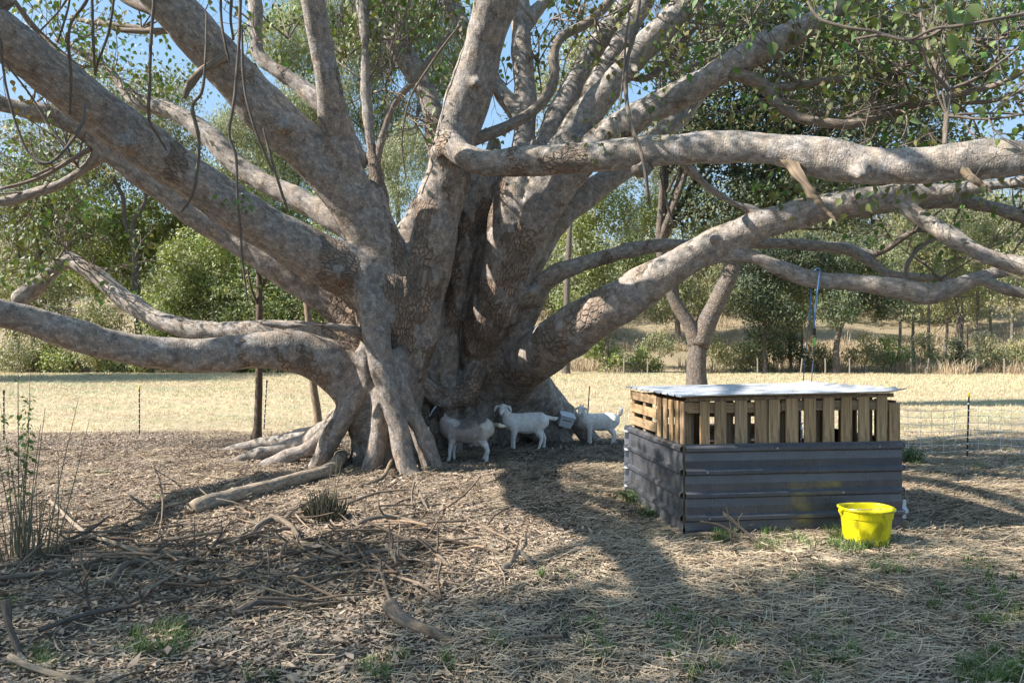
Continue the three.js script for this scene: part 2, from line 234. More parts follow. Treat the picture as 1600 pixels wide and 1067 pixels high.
// strands of the tree: direction in the photograph, distance, apparent width. kind decides the part's name.
const STRANDS = [
  // trunk: two fused columns and the strands in the cleft between them
  ['trunk', 0.16, [[596, 400, 10.35, 100], [612, 470, 10.4, 140], [618, 540, 10.5, 122], [610, 620, 10.6, 108], [600, 700, 10.7, 120], [596, 750, 10.75, 130]]],
  ['trunk', 0.14, [[836, 225, 10.95, 24], [824, 255, 10.95, 50], [812, 300, 10.9, 86], [800, 370, 11.0, 100], [787, 440, 11.2, 108], [760, 520, 11.6, 98], [762, 590, 12.3, 108], [762, 650, 13.0, 118], [760, 710, 13.3, 126]]],
  ['trunk', 0.10, [[756, 245, 11.3, 18], [748, 275, 11.3, 36], [742, 310, 11.3, 52], [722, 400, 11.3, 46], [704, 500, 11.35, 42], [694, 590, 11.5, 50], [690, 700, 11.8, 60]]],
  ['trunk', 0.10, [[772, 225, 11.6, 20], [764, 260, 11.6, 40], [760, 300, 11.6, 60], [750, 400, 11.6, 66], [735, 500, 11.9, 80], [725, 620, 12.3, 110], [720, 730, 12.6, 130]]],
  ['trunk', 0.10, [[668, 300, 11.2, 20], [652, 340, 11.25, 44], [640, 390, 11.3, 80], [650, 480, 11.3, 100], [655, 600, 11.6, 120], [650, 730, 11.9, 140]]],
  ['trunk', 0.10, [[648, 580, 10.6, 34], [672, 608, 10.9, 42], [702, 622, 11.3, 44], [728, 610, 11.5, 46], [745, 580, 11.5, 40]]],
  ['trunk', 0.08, [[668, 440, 10.25, 60], [662, 520, 10.4, 54], [646, 600, 10.7, 46], [632, 690, 10.9, 46], [622, 735, 10.9, 50]]],
  // great limbs on the left
  ['limb', 0.12, [[-130, -40, 6.5, 88], [0, 52, 7.3, 86], [100, 132, 7.9, 84], [200, 208, 8.5, 82], [300, 280, 9.0, 80], [400, 345, 9.5, 82], [490, 398, 9.9, 88], [555, 430, 10.15, 98], [610, 470, 10.3, 110]]],
  ['limb', 0.08, [[-60, 150, 9.4, 26], [0, 162, 9.6, 28], [100, 187, 9.9, 32], [160, 228, 10.1, 36], [240, 292, 10.3, 40], [340, 358, 10.5, 46], [440, 422, 10.6, 52], [520, 470, 10.7, 60], [590, 520, 10.7, 70]]],
  ['limb', 0.05, [[-50, 318, 10.2, 15], [0, 315, 10.2, 16], [50, 303, 10.2, 18], [95, 288, 10.2, 20], [130, 264, 10.15, 22], [162, 236, 10.1, 24]]],
  ['limb', 0.10, [[90, 62, 12.4, 15], [152, 96, 12.2, 19], [189, 132, 12.1, 23], [212, 156, 12.0, 26], [270, 174, 11.8, 30], [320, 208, 11.6, 34], [371, 260, 11.4, 37], [439, 300, 11.2, 40], [527, 345, 10.9, 44], [600, 400, 10.7, 60]]],
  ['limb', 0.13, [[180, -90, 8.6, 72], [262, 5, 8.9, 76], [330, 82, 9.2, 80], [400, 156, 9.5, 84], [470, 224, 9.8, 88], [535, 296, 10.0, 90], [580, 362, 10.2, 92], [612, 430, 10.35, 100], [630, 500, 10.5, 100]]],
  ['limb', 0.10, [[480, -90, 8.7, 38], [488, 0, 8.9, 42], [500, 60, 9.1, 45], [512, 130, 9.3, 48], [524, 200, 9.6, 52], [540, 262, 9.85, 58], [560, 310, 10.0, 62]]],
  ['limb', 0.06, [[396, -60, 10.8, 24], [399, 0, 10.8, 25], [400, 50, 10.7, 26], [402, 84, 10.7, 27], [440, 116, 10.6, 28], [484, 146, 10.5, 30], [530, 190, 10.4, 32], [560, 250, 10.3, 36]]],
  ['limb', 0.06, [[566, -60, 10.6, 16], [567, 0, 10.6, 17], [570, 67, 10.5, 18], [572, 150, 10.4, 19], [579, 225, 10.3, 21], [586, 270, 10.2, 26], [592, 330, 10.2, 34]]],
  ['limb', 0.08, [[560, 10, 11.6, 26], [584, 36, 11.5, 32], [612, 62, 11.4, 36], [636, 94, 11.3, 38], [662, 132, 11.2, 40], [676, 175, 11.1, 42], [688, 240, 11.0, 46], [692, 320, 11.0, 50], [680, 400, 10.9, 56]]],
  ['limb', 0.06, [[634, -60, 11.6, 22], [632, 0, 11.5, 25], [624, 45, 11.45, 30], [628, 80, 11.35, 32]]],
  ['limb', 0.10, [[700, -10, 11.9, 28], [712, 20, 11.8, 30], [732, 60, 11.6, 32], [748, 110, 11.4, 34], [742, 180, 11.2, 36]]],
  // central column and its bend
  ['limb', 0.11, [[800, -80, 9.2, 72], [774, 0, 9.4, 74], [754, 84, 9.7, 76], [734, 150, 9.9, 78], [716, 212, 10.05, 80], [698, 280, 10.2, 82], [682, 350, 10.3, 84], [664, 420, 10.4, 86], [650, 490, 10.5, 80]]],
  ['limb', 0.07, [[692, 240, 9.95, 50], [704, 228, 9.8, 46], [728, 246, 9.6, 46], [770, 256, 9.4, 48], [830, 252, 9.2, 50], [900, 246, 8.95, 53], [960, 241, 8.75, 54], [1030, 236, 8.5, 55], [1100, 229, 8.3, 54], [1170, 229, 8.1, 57], [1230, 236, 7.9, 64], [1290, 248, 7.75, 70], [1350, 258, 7.6, 66], [1420, 260, 7.4, 64], [1480, 256, 7.25, 64], [1540, 249, 7.1, 66], [1600, 247, 6.95, 58], [1720, 236, 6.6, 54]]],
  // upright limbs on the right
  ['limb', 0.08, [[812, -70, 11.8, 34], [812, 0, 11.7, 36], [814, 67, 11.5, 37], [820, 135, 11.4, 38], [820, 190, 11.3, 40], [818, 240, 11.2, 44], [812, 310, 11.0, 50]]],
  ['limb', 0.05, [[872, -20, 11.9, 22], [845, 8, 11.8, 24], [822, 40, 11.6, 26]]],
  ['limb', 0.05, [[766, 118, 11.4, 28], [784, 146, 11.4, 30], [804, 170, 11.35, 32], [820, 200, 11.3, 34]]],
  ['limb', 0.08, [[1010, -70, 12.2, 32], [979, 0, 12.0, 35], [945, 54, 11.8, 37], [903, 120, 11.6, 40], [876, 172, 11.4, 42], [852, 226, 11.2, 46], [834, 290, 11.1, 54], [815, 360, 11.1, 56], [800, 440, 11.3, 40]]],
  ['limb', 0.06, [[1030, -60, 11.3, 28], [1008, 0, 11.2, 30], [972, 62, 11.1, 32], [942, 112, 11.0, 34], [918, 170, 10.9, 38]]],
  ['limb', 0.09, [[1130, -60, 10.4, 44], [1084, -4, 10.5, 47], [1040, 40, 10.6, 49], [1000, 82, 10.65, 50], [956, 132, 10.7, 52], [918, 178, 10.7, 56], [886, 228, 10.7, 62], [850, 290, 10.75, 70], [824, 350, 10.85, 74], [800, 430, 11.1, 60], [785, 510, 11.6, 36]]],
  ['limb', 0.09, [[1420, -50, 8.7, 36], [1350, -8, 8.9, 42], [1296, 22, 9.1, 46], [1229, 56, 9.3, 48], [1161, 92, 9.5, 50], [1094, 132, 9.75, 49], [1030, 166, 10.0, 50], [986, 190, 10.2, 52], [940, 218, 10.4, 56], [890, 270, 10.55, 62], [850, 330, 10.75, 62], [818, 410, 11.0, 50], [795, 490, 11.5, 30]]],
  ['limb', 0.08, [[1110, 120, 11.9, 36], [1070, 172, 11.8, 40], [1030, 212, 11.7, 43], [980, 256, 11.6, 46], [925, 298, 11.4, 50], [876, 338, 11.2, 54], [838, 396, 11.2, 54], [810, 460, 11.5, 36]]],
  // low limbs on the right
  ['limb', 0.12, [[1720, 262, 8.0, 18], [1600, 283, 8.3, 22], [1500, 296, 8.6, 29], [1400, 308, 8.9, 40], [1300, 323, 9.2, 49], [1200, 347, 9.45, 55], [1130, 376, 9.6, 60], [1060, 415, 9.8, 66], [980, 464, 10.15, 74], [905, 510, 10.6, 86], [842, 550, 11.3, 90], [802, 588, 12.2, 92], [775, 635, 13.0, 92]]],
  ['limb', 0.09, [[1364, 398, 10.4, 14], [1313, 388, 10.45, 17], [1246, 382, 10.5, 18], [1180, 380, 10.55, 21], [1100, 380, 10.6, 24], [1030, 384, 10.7, 27], [986, 390, 10.75, 28], [935, 405, 10.8, 30], [884, 420, 10.8, 34], [850, 440, 11.0, 38], [830, 480, 11.3, 42], [806, 530, 11.6, 50]]],
  ['limb', 0.04, [[1500, 437, 10.0, 10], [1448, 434, 10.1, 12], [1397, 430, 10.2, 14], [1364, 413, 10.3, 15], [1330, 393, 10.4, 15], [1300, 388, 10.45, 14]]],
  ['limb', 0.07, [[1573, 424, 8.7, 17], [1545, 428, 8.75, 22], [1499, 446, 8.85, 28], [1455, 459, 8.95, 32], [1397, 451, 9.05, 29], [1330, 441, 9.2, 29], [1262, 436, 9.3, 30], [1212, 417, 9.4, 30], [1168, 399, 9.5, 29], [1127, 400, 9.6, 32], [1080, 412, 9.75, 38], [1020, 440, 9.9, 40]]],
  ['limb', 0.04, [[1640, 462, 8.5, 12], [1600, 457, 8.55, 14], [1566, 450, 8.65, 16], [1530, 438, 8.75, 17], [1499, 444, 8.85, 18]]],
  ['limb', 0.04, [[1700, 440, 7.4, 26], [1600, 415, 7.8, 27], [1549, 402, 8.0, 29], [1499, 378, 8.3, 30], [1451, 348, 8.6, 27], [1405, 318, 8.85, 24], [1370, 306, 9.0, 20]]],
  ['limb', 0.05, [[1700, 362, 9.0, 26], [1600, 338, 9.3, 27], [1560, 326, 9.35, 28], [1510, 313, 9.4, 29], [1440, 314, 9.35, 28], [1370, 322, 9.3, 28], [1290, 336, 9.3, 28]]],
  ['limb', 0.04, [[1060, 240, 8.9, 18], [1078, 265, 9.0, 14], [1112, 296, 9.2, 14], [1148, 317, 9.4, 15], [1180, 330, 9.45, 22]]],
  // low limbs on the left
  ['limb', 0.13, [[-120, 455, 7.5, 46], [0, 487, 8.1, 48], [60, 506, 8.4, 52], [130, 528, 8.75, 56], [200, 545, 9.1, 59], [280, 554, 9.45, 62], [350, 551, 9.7, 64], [420, 545, 9.95, 68], [475, 552, 10.15, 76], [525, 576, 10.35, 86], [565, 612, 10.5, 96], [590, 670, 10.6, 100]]],
  ['limb', 0.10, [[104, 404, 12.0, 28], [148, 430, 11.8, 31], [190, 463, 11.6, 33], [232, 493, 11.4, 35], [280, 511, 11.2, 37], [335, 517, 11.05, 38], [400, 519, 10.9, 42], [470, 524, 10.8, 50], [540, 540, 10.7, 60], [590, 560, 10.7, 70]]],
  ['limb', 0.02, [[30, 466, 11.6, 30], [66, 440, 11.8, 28], [92, 414, 11.95, 28], [106, 404, 12.0, 27]]],
  ['limb', 0.03, [[409, 504, 9.7, 13], [450, 509, 9.75, 13], [500, 508, 9.8, 13], [540, 514, 9.95, 14], [580, 530, 10.2, 22]]],
  // knots and healed branch collars
  ['knot', 0.06, [[527, 425, 9.9, 50], [528, 427, 9.68, 34]]], ['knot', 0.06, [[1118, 370, 9.6, 32], [1116, 374, 9.34, 16]]], ['knot', 0.06, [[444, 194, 9.5, 42], [446, 198, 9.24, 20]]], ['knot', 0.06, [[742, 128, 9.7, 36], [744, 128, 9.5, 18]]],
  ['knot', 0.05, [[990, 106, 10.6, 26], [996, 112, 10.4, 14]]], ['knot', 0.08, [[822, 462, 11.1, 50], [834, 456, 10.85, 26]]], ['knot', 0.06, [[196, 220, 8.35, 44], [198, 226, 8.12, 22]]], ['knot', 0.05, [[1345, 264, 7.5, 36], [1347, 272, 7.3, 18]]], ['knot', 0.05, [[1290, 330, 9.1, 26], [1290, 334, 8.96, 12]]],
  // buttress roots
  ['root', 0.10, [[572, 440, 9.95, 54], [586, 500, 9.85, 52], [598, 570, 9.75, 42], [609, 620, 9.7, 38], [620, 665, 9.7, 38], [630, 705, 9.7, 38], [636, 733, 9.7, 42], [646, 752, 9.65, 44]]],
  ['root', 0.09, [[622, 560, 10.0, 44], [630, 612, 9.9, 38], [642, 645, 9.9, 36], [656, 680, 9.95, 40], [668, 712, 10.0, 44], [676, 745, 10.1, 46]]],
  ['root', 0.10, [[575, 560, 10.3, 52], [563, 613, 10.2, 44], [541, 648, 10.15, 40], [518, 682, 10.15, 36], [502, 712, 10.2, 34], [488, 740, 10.2, 30]]],
  ['root', 0.07, [[545, 636, 10.35, 40], [526, 658, 10.4, 36], [499, 686, 10.45, 34], [471, 706, 10.45, 32], [440, 718, 10.4, 28], [405, 734, 10.2, 22]]],
  ['root', 0.07, [[545, 640, 10.6, 44], [515, 668, 10.75, 40], [480, 688, 10.85, 36], [440, 701, 10.85, 34], [400, 711, 10.7, 27], [355, 725, 10.5, 20], [300, 741, 10.0, 13]]],
  ['root', 0.06, [[540, 650, 11.0, 44], [500, 676, 11.3, 38], [455, 687, 11.6, 34], [415, 693, 11.8, 27], [375, 700, 11.8, 20], [330, 711, 11.6, 12]]],
  ['root', 0.07, [[604, 560, 10.4, 44], [597, 610, 10.2, 44], [592, 650, 10.05, 42], [588, 690, 9.95, 40], [580, 725, 9.9, 36], [570, 745, 9.9, 34]]],
  ['root', 0.12, [[795, 560, 12.3, 90], [830, 608, 12.8, 84], [860, 634, 13.0, 64], [890, 652, 13.1, 42], [914, 678, 13.2, 36], [938, 704, 13.2, 28]]],
  ['root', 0.10, [[740, 610, 12.5, 60], [732, 650, 12.6, 54], [722, 680, 12.7, 48], [714, 705, 12.7, 40]]],
  ['root', 0.10, [[800, 620, 13.0, 60], [812, 655, 13.1, 52], [828, 685, 13.2, 40], [840, 705, 13.2, 30]]],
  ['root', 0.12, [[790, 620, 12.9, 90], [825, 650, 13.0, 84], [862, 678, 13.1, 60], [890, 705, 13.1, 40]]],
  ['root', 0.08, [[690, 640, 11.4, 50], [704, 680, 11.5, 40], [712, 720, 11.5, 36]]],
];
{
  const field = new Field(V(-8.2, -0.25, -13.9), V(6.6, 7.4, -6.6), 0.034);
  for (const [kind, k, pts] of STRANDS) field.add(smoothPath(L(pts).map((q) => ({ p: q.p, r: q.r * (kind === 'trunk' ? 0.88 : kind === 'limb' ? 0.86 : kind === 'root' ? 0.84 : 0.8) })), 4), k * (kind === 'root' ? 0.8 : 0.55), { kind });
  field.displace((x, y, z, id) => {
    const kind = id < 0 ? 'limb' : STRANDS[id][0];
    if (kind === 'limb' || kind === 'knot') return 0.05 * noise(x * 1.3, y * 1.3, z * 1.3) + 0.022 * noise(x * 3.6, y * 3.6, z * 3.6) + 0.008 * noise(x * 10, y * 10, z * 10);
    const v = kind === 'root' ? 0.6 : 1, rid = 1 - Math.abs(noise(x * 3.1, y * 0.55, z * 3.1)) * 2.4;
    return v * (-0.045 * rid * rid + 0.035) + 0.045 * noise(x * 1.9, y * 0.8, z * 1.9) + 0.02 * noise(x * 6, y * 3, z * 6) + 0.009 * noise(x * 14, y * 8, z * 14);
  });
  const { g, ids } = field.mesh(), P = g.attributes.position.array, N = g.attributes.normal.array, I = g.index.array;
  const info = field.limbs.map((l) => ({ ...l, f: frames(l.path), wraps: Math.max(1, Math.round(2 * Math.PI * l.path[l.path.length >> 1].r / 1.1)) }));
  const local = (l, x, y, z) => {                         // length along the strand and angle round it
    let best = 1e9, s = 0, a = 0;
    for (let i = 0; i < l.path.length - 1; i++) {
      const A = l.path[i].p, B = l.path[i + 1].p, bx = B.x - A.x, by = B.y - A.y, bz = B.z - A.z, t = clamp(((x - A.x) * bx + (y - A.y) * by + (z - A.z) * bz) / (bx * bx + by * by + bz * bz), 0, 1);
      const qx = x - A.x - bx * t, qy = y - A.y - by * t, qz = z - A.z - bz * t, d = qx * qx + qy * qy + qz * qz;
      if (d < best) { best = d; s = l.f.S[i] + t * (l.f.S[i + 1] - l.f.S[i]); const n = l.f.N[i], b = l.f.B[i]; a = Math.atan2(qx * b.x + qy * b.y + qz * b.z, qx * n.x + qy * n.y + qz * n.z); }
    }
    return [s, a];
  };
  const base = at(690, 560, 10.6), buckets = info.map(() => ({ s: { p: [], n: [], u: [], c: [] }, r: { p: [], n: [], u: [], c: [] } }));
  for (let t = 0; t < I.length; t += 3) {
    const vi = [I[t], I[t + 1], I[t + 2]], id = ids[vi[0]] === ids[vi[1]] ? ids[vi[0]] : ids[vi[2]], l = info[id < 0 ? 0 : id];
    const cx = (P[vi[0] * 3] + P[vi[1] * 3] + P[vi[2] * 3]) / 3, cy = (P[vi[0] * 3 + 1] + P[vi[1] * 3 + 1] + P[vi[2] * 3 + 1]) / 3, cz = (P[vi[0] * 3 + 2] + P[vi[1] * 3 + 2] + P[vi[2] * 3 + 2]) / 3;
    if (cy < -0.2) continue;
    const dist = Math.hypot(cx - base.x, (cy - base.y) * 0.8, cz - base.z);
    // plated, weathered bark in ragged patches, most of it on and near the trunk
    const rough = fbm(cx * 1.5, cy * 0.75, cz * 1.5, 4) * 1.5 + 0.10 * noise(cx * 13, cy * 9, cz * 13) + (l.kind === 'limb' ? 0.14 - 0.11 * dist : l.kind === 'knot' ? -0.1 : l.kind === 'trunk' ? 0.0 : -0.32);
    const bk = buckets[id < 0 ? 0 : id][rough > 0.12 ? 'r' : 's']; let a0 = null;
    for (const v of vi) {
      const x = P[v * 3], y = P[v * 3 + 1], z = P[v * 3 + 2]; let [s, a] = local(l, x, y, z);
      if (a0 === null) a0 = a; else { if (a - a0 > Math.PI) a -= 2 * Math.PI; if (a - a0 < -Math.PI) a += 2 * Math.PI; }
      const lift = rough > 0.12 ? 0.004 : 0;
      bk.p.push(x + N[v * 3] * lift, y + N[v * 3 + 1] * lift, z + N[v * 3 + 2] * lift); bk.n.push(N[v * 3], N[v * 3 + 1], N[v * 3 + 2]); bk.u.push(a / (2 * Math.PI) * l.wraps, s / 1.1);
      const w = Math.hypot(x - base.x, y - base.y, z - base.z), m1 = fbm(x * 1.1, y * 1.1, z * 1.1, 3), m2 = fbm(x * 4.5, y * 4.5, z * 4.5, 3);
      const warm = clamp(sstep(4.2, 0.6, w + 2.2 * m1) + 0.5 * m1, 0, 1), lichen = sstep(0.06, 0.22, m2 + 0.6 * m1), pale = sstep(0.1, 0.3, fbm(x * 2.2 + 9, y * 2.2, z * 2.2, 3));
      let c = [0.505, 0.475, 0.445]; const mix = (r, gg, b, k) => { c[0] += (r - c[0]) * k; c[1] += (gg - c[1]) * k; c[2] += (b - c[2]) * k; };
      mix(0.42, 0.345, 0.285, warm * 0.5); mix(0.30, 0.275, 0.255, lichen * 0.42); mix(0.60, 0.555, 0.51, pale * 0.45);
      if (rough > 0.12) { c = c.map((q, i) => q * [1.0, 0.96, 0.92][i]); mix(0.37, 0.295, 0.235, clamp(0.2 + 0.7 * m1, 0, 0.5)); }
      bk.c.push(...c);
    }
  }
  const off = ORIGIN;
  buckets.forEach((b, i) => {
    const total = b.s.p.length + b.r.p.length; if (!total) return;
    const j = (k) => new Float32Array([...[b.s, b.r].flatMap((q) => [q[k]])].reduce((n, q) => n + q.length, 0));
    const fill = (k) => { const o = j(k); o.set(b.s[k], 0); o.set(b.r[k], b.s[k].length); return o; };
    const gg = new THREE.BufferGeometry(); gg.setAttribute('position', new THREE.BufferAttribute(fill('p'), 3)); gg.setAttribute('normal', new THREE.BufferAttribute(fill('n'), 3)); gg.setAttribute('uv', new THREE.BufferAttribute(fill('u'), 2)); gg.setAttribute('color', new THREE.BufferAttribute(fill('c'), 3));
    gg.translate(-off.x, -off.y, -off.z); gg.addGroup(0, b.s.p.length / 3, 0); gg.addGroup(b.s.p.length / 3, b.r.p.length / 3, 1);
    part(info[i].kind, gg, [barkSmooth, barkPlate], fig);
  });
}
const figTube = (name, pts, mat, opt, label) => { const g = tube(L(pts), { seg: 7, per: 6, ...opt }); g.translate(-ORIGIN.x, -ORIGIN.y, -ORIGIN.z); return part(name, g, mat, fig, label); };
// smaller branches, stubs and hanging aerial roots of the fig
for (const pts of [
  [[705, 52, 10.9, 9], [678, 84, 10.8, 9], [648, 125, 10.6, 10], [614, 165, 10.45, 11], [594, 225, 10.3, 13], [584, 275, 10.25, 15]],
  [[955, -20, 10.9, 13], [948, 8, 10.8, 14], [918, 36, 10.7, 15], [880, 56, 10.6, 15], [866, 78, 10.5, 16], [864, 128, 10.4, 16], [842, 165, 10.3, 17], [800, 194, 10.2, 18], [768, 208, 10.1, 20], [735, 220, 10.05, 22]],
  [[1500, 158, 8.7, 9], [1431, 165, 8.9, 12], [1380, 179, 9.0, 14], [1330, 194, 9.1, 16], [1296, 192, 9.15, 16], [1246, 182, 9.25, 17], [1212, 159, 9.3, 18], [1195, 134, 9.35, 19], [1144, 112, 9.5, 22]],
  [[1470, 60, 8.8, 6], [1441, 88, 8.9, 8], [1397, 108, 9.0, 10], [1347, 118, 9.1, 11], [1279, 128, 9.2, 11], [1222, 136, 9.3, 12], [1200, 134, 9.35, 12]],
  [[1477, 226, 7.3, 8], [1480, 180, 7.4, 8], [1482, 140, 7.5, 8], [1462, 100, 7.6, 7], [1448, 62, 7.7, 6], [1440, 20, 7.8, 5]],
  [[1482, 140, 7.5, 6], [1520, 125, 7.4, 5], [1560, 100, 7.3, 4], [1610, 60, 7.2, 3]],
  [[1445, 353, 10.1, 8], [1414, 370, 10.2, 10], [1384, 390, 10.3, 11], [1364, 398, 10.4, 11]],
  [[1470, 370, 9.3, 5], [1440, 385, 9.3, 6], [1420, 410, 9.2, 7], [1414, 440, 9.1, 8]],
  [[1090, 40, 10.9, 7], [1060, 70, 10.85, 9], [1040, 100, 10.8, 10], [1010, 122, 10.75, 11], [985, 120, 10.7, 12]],
  [[1180, 60, 11.2, 6], [1130, 85, 11.1, 7], [1075, 105, 11, 8], [1040, 118, 10.9, 9]],
  [[20, 0, 9.5, 8], [50, 40, 9.6, 9], [100, 88, 9.8, 9], [160, 140, 10, 9], [185, 160, 10, 10]],
  [[250, 50, 11.5, 10], [200, 42, 11.6, 10], [150, 36, 11.7, 9], [120, 30, 11.8, 7]],
  [[262, 48, 11.2, 10], [220, 48, 11.3, 9], [180, 45, 11.4, 8], [150, 30, 11.5, 6]],
  [[240, 18, 11, 17], [205, 4, 11.1, 15], [170, -20, 11.2, 14]],
  [[0, 295, 9.8, 5], [60, 278, 9.8, 6], [110, 250, 9.9, 7], [140, 232, 10, 8]],
  [[50, 275, 10, 4], [80, 262, 10, 5], [128, 240, 10, 6], [150, 225, 10.1, 7]],
  [[1300, 130, 9.1, 4], [1296, 170, 9.1, 5], [1290, 190, 9.15, 6]],
  [[1366, 180, 9.0, 8], [1366, 150, 9.0, 9], [1390, 122, 9.0, 9], [1420, 95, 8.9, 7], [1450, 40, 8.8, 5]],
  [[1600, 140, 8.2, 6], [1550, 158, 8.4, 7], [1500, 160, 8.6, 8]],
  [[1610, 105, 8.0, 8], [1570, 128, 8.1, 9], [1530, 140, 8.3, 10], [1480, 152, 8.5, 10]],
  [[1340, 60, 6.4, 4], [1380, 55, 6.3, 5], [1420, 62, 6.2, 5], [1460, 45, 6.1, 5], [1500, 40, 6, 5], [1620, 18, 5.9, 6]],
  [[1262, 2, 6.6, 4], [1280, 28, 6.5, 5], [1320, 42, 6.4, 5], [1360, 48, 6.35, 5], [1410, 60, 6.3, 5], [1450, 58, 6.2, 5], [1480, 40, 6.1, 6]],
  [[1414, 60, 6.2, 4], [1440, 75, 6.2, 5], [1450, 105, 6.25, 5], [1470, 125, 6.3, 6], [1482, 140, 6.4, 7]],
]) figTube('branch', pts, barkThin, { seed: pts[0][0] });
figTube('dead_stub', [[1222, 236, 7.95, 30], [1238, 256, 7.82, 26], [1252, 278, 7.72, 17], [1268, 300, 7.68, 15], [1280, 316, 7.66, 10], [1296, 332, 7.65, 8], [1308, 349, 7.6, 2]], deadWood, { seed: 3, wob: 0.3 }, 'dry splintered stub hanging from the level right limb');
figTube('dead_stub', [[1490, 252, 7.25, 26], [1508, 268, 7.1, 20], [1522, 280, 7.0, 12], [1538, 291, 6.95, 8], [1552, 301, 6.9, 2]], deadWood, { seed: 5, wob: 0.3 }, 'short snapped stub under the level right limb');
figTube('dead_stub', [[350, 88, 9.0, 16], [336, 98, 8.8, 12], [314, 111, 8.65, 12], [297, 130, 8.6, 12], [288, 153, 8.55, 6]], deadWood, { seed: 6, wob: 0.2 }, 'bent dead stub on the upper left limb');
figTube('dead_stub', [[1008, 262, 8.6, 28], [1000, 268, 8.35, 20], [992, 264, 8.25, 14]], barkThin, { seed: 8, wob: 0.15 }, 'old healed knot on the level right limb');
for (const pts of [
  [[0, 60, 6.6, 6], [3, 98, 6.6, 6], [10, 142, 6.6, 6], [27, 202, 6.6, 6], [47, 243, 6.6, 6], [74, 255, 6.6, 7], [101, 233, 6.7, 7], [128, 192, 6.9, 7], [132, 165, 7.2, 6]],
  [[8, 96, 7, 4], [13, 105, 7, 5], [44, 145, 7, 5], [78, 199, 7, 5], [108, 236, 7, 6]],
  [[140, -30, 7, 6], [135, 0, 7, 7], [111, 34, 7, 7], [106, 61, 7, 7], [110, 118, 7.1, 7], [108, 179, 7.2, 6]],
  [[110, -20, 7.4, 5], [106, 10, 7.4, 5], [96, 45, 7.4, 5], [89, 66, 7.5, 4]],
  [[143, -30, 7.3, 7], [143, 0, 7.3, 7], [145, 67, 7.3, 7], [148, 118, 7.4, 6]],
  [[180, -30, 7.3, 6], [177, 0, 7.3, 6], [169, 51, 7.35, 6], [152, 98, 7.4, 6], [148, 118, 7.5, 5]],
  [[242, -30, 7.5, 9], [240, 0, 7.5, 9], [235, 67, 7.5, 8], [233, 135, 7.5, 8], [233, 189, 7.6, 8], [246, 212, 7.7, 6], [260, 235, 7.9, 4]],
  [[322, 20, 8.2, 4], [320, 95, 8, 6], [314, 145, 8, 8], [300, 165, 8, 9], [309, 209, 8, 9], [309, 253, 8, 8], [300, 304, 8.1, 7], [283, 331, 8.2, 5]],
  [[375, -30, 8, 8], [375, 0, 8, 8], [373, 67, 8, 8], [366, 152, 8, 8], [358, 213, 8, 7], [368, 243, 8, 7], [370, 297, 8, 6], [375, 358, 8.1, 6], [380, 420, 8.2, 5], [386, 470, 8.3, 4]],
  [[378, 40, 8.3, 5], [378, 67, 8.3, 6], [381, 135, 8.3, 6], [398, 202, 8.3, 6], [425, 267, 8.4, 6]],
  [[411, 200, 8.6, 4], [415, 216, 8.6, 6], [432, 277, 8.6, 7], [450, 331, 8.7, 6]],
  [[345, -20, 8.3, 6], [345, 30, 8.3, 7], [352, 70, 8.3, 6], [358, 95, 8.4, 5]],
  [[362, -20, 8.6, 7], [360, 30, 8.6, 7], [364, 62, 8.6, 6]],
  [[1003, -30, 8.9, 9], [999, 0, 8.9, 10], [992, 51, 8.8, 10], [979, 101, 8.7, 10], [979, 152, 8.6, 10], [989, 202, 8.3, 10], [1006, 253, 8.15, 10], [1013, 304, 8.2, 8], [1016, 325, 8.3, 4]],
  [[985, 20, 8.8, 4], [978, 60, 8.7, 5], [976, 100, 8.65, 5], [968, 170, 8.5, 4]],
  [[720, 38, 9.6, 5], [700, 62, 9.6, 6], [668, 108, 9.7, 6], [640, 155, 9.8, 5], [628, 220, 9.9, 4], [634, 280, 10, 3]],
  [[1032, 270, 9.6, 5], [1040, 310, 9.7, 6], [1052, 350, 9.8, 5]],
]) figTube('aerial_root', pts.map(([x, y, d, w]) => [x, y, d, w * 0.68]), barkVine, { seed: pts[1][0] + 1, wob: 0.14, seg: 6 });
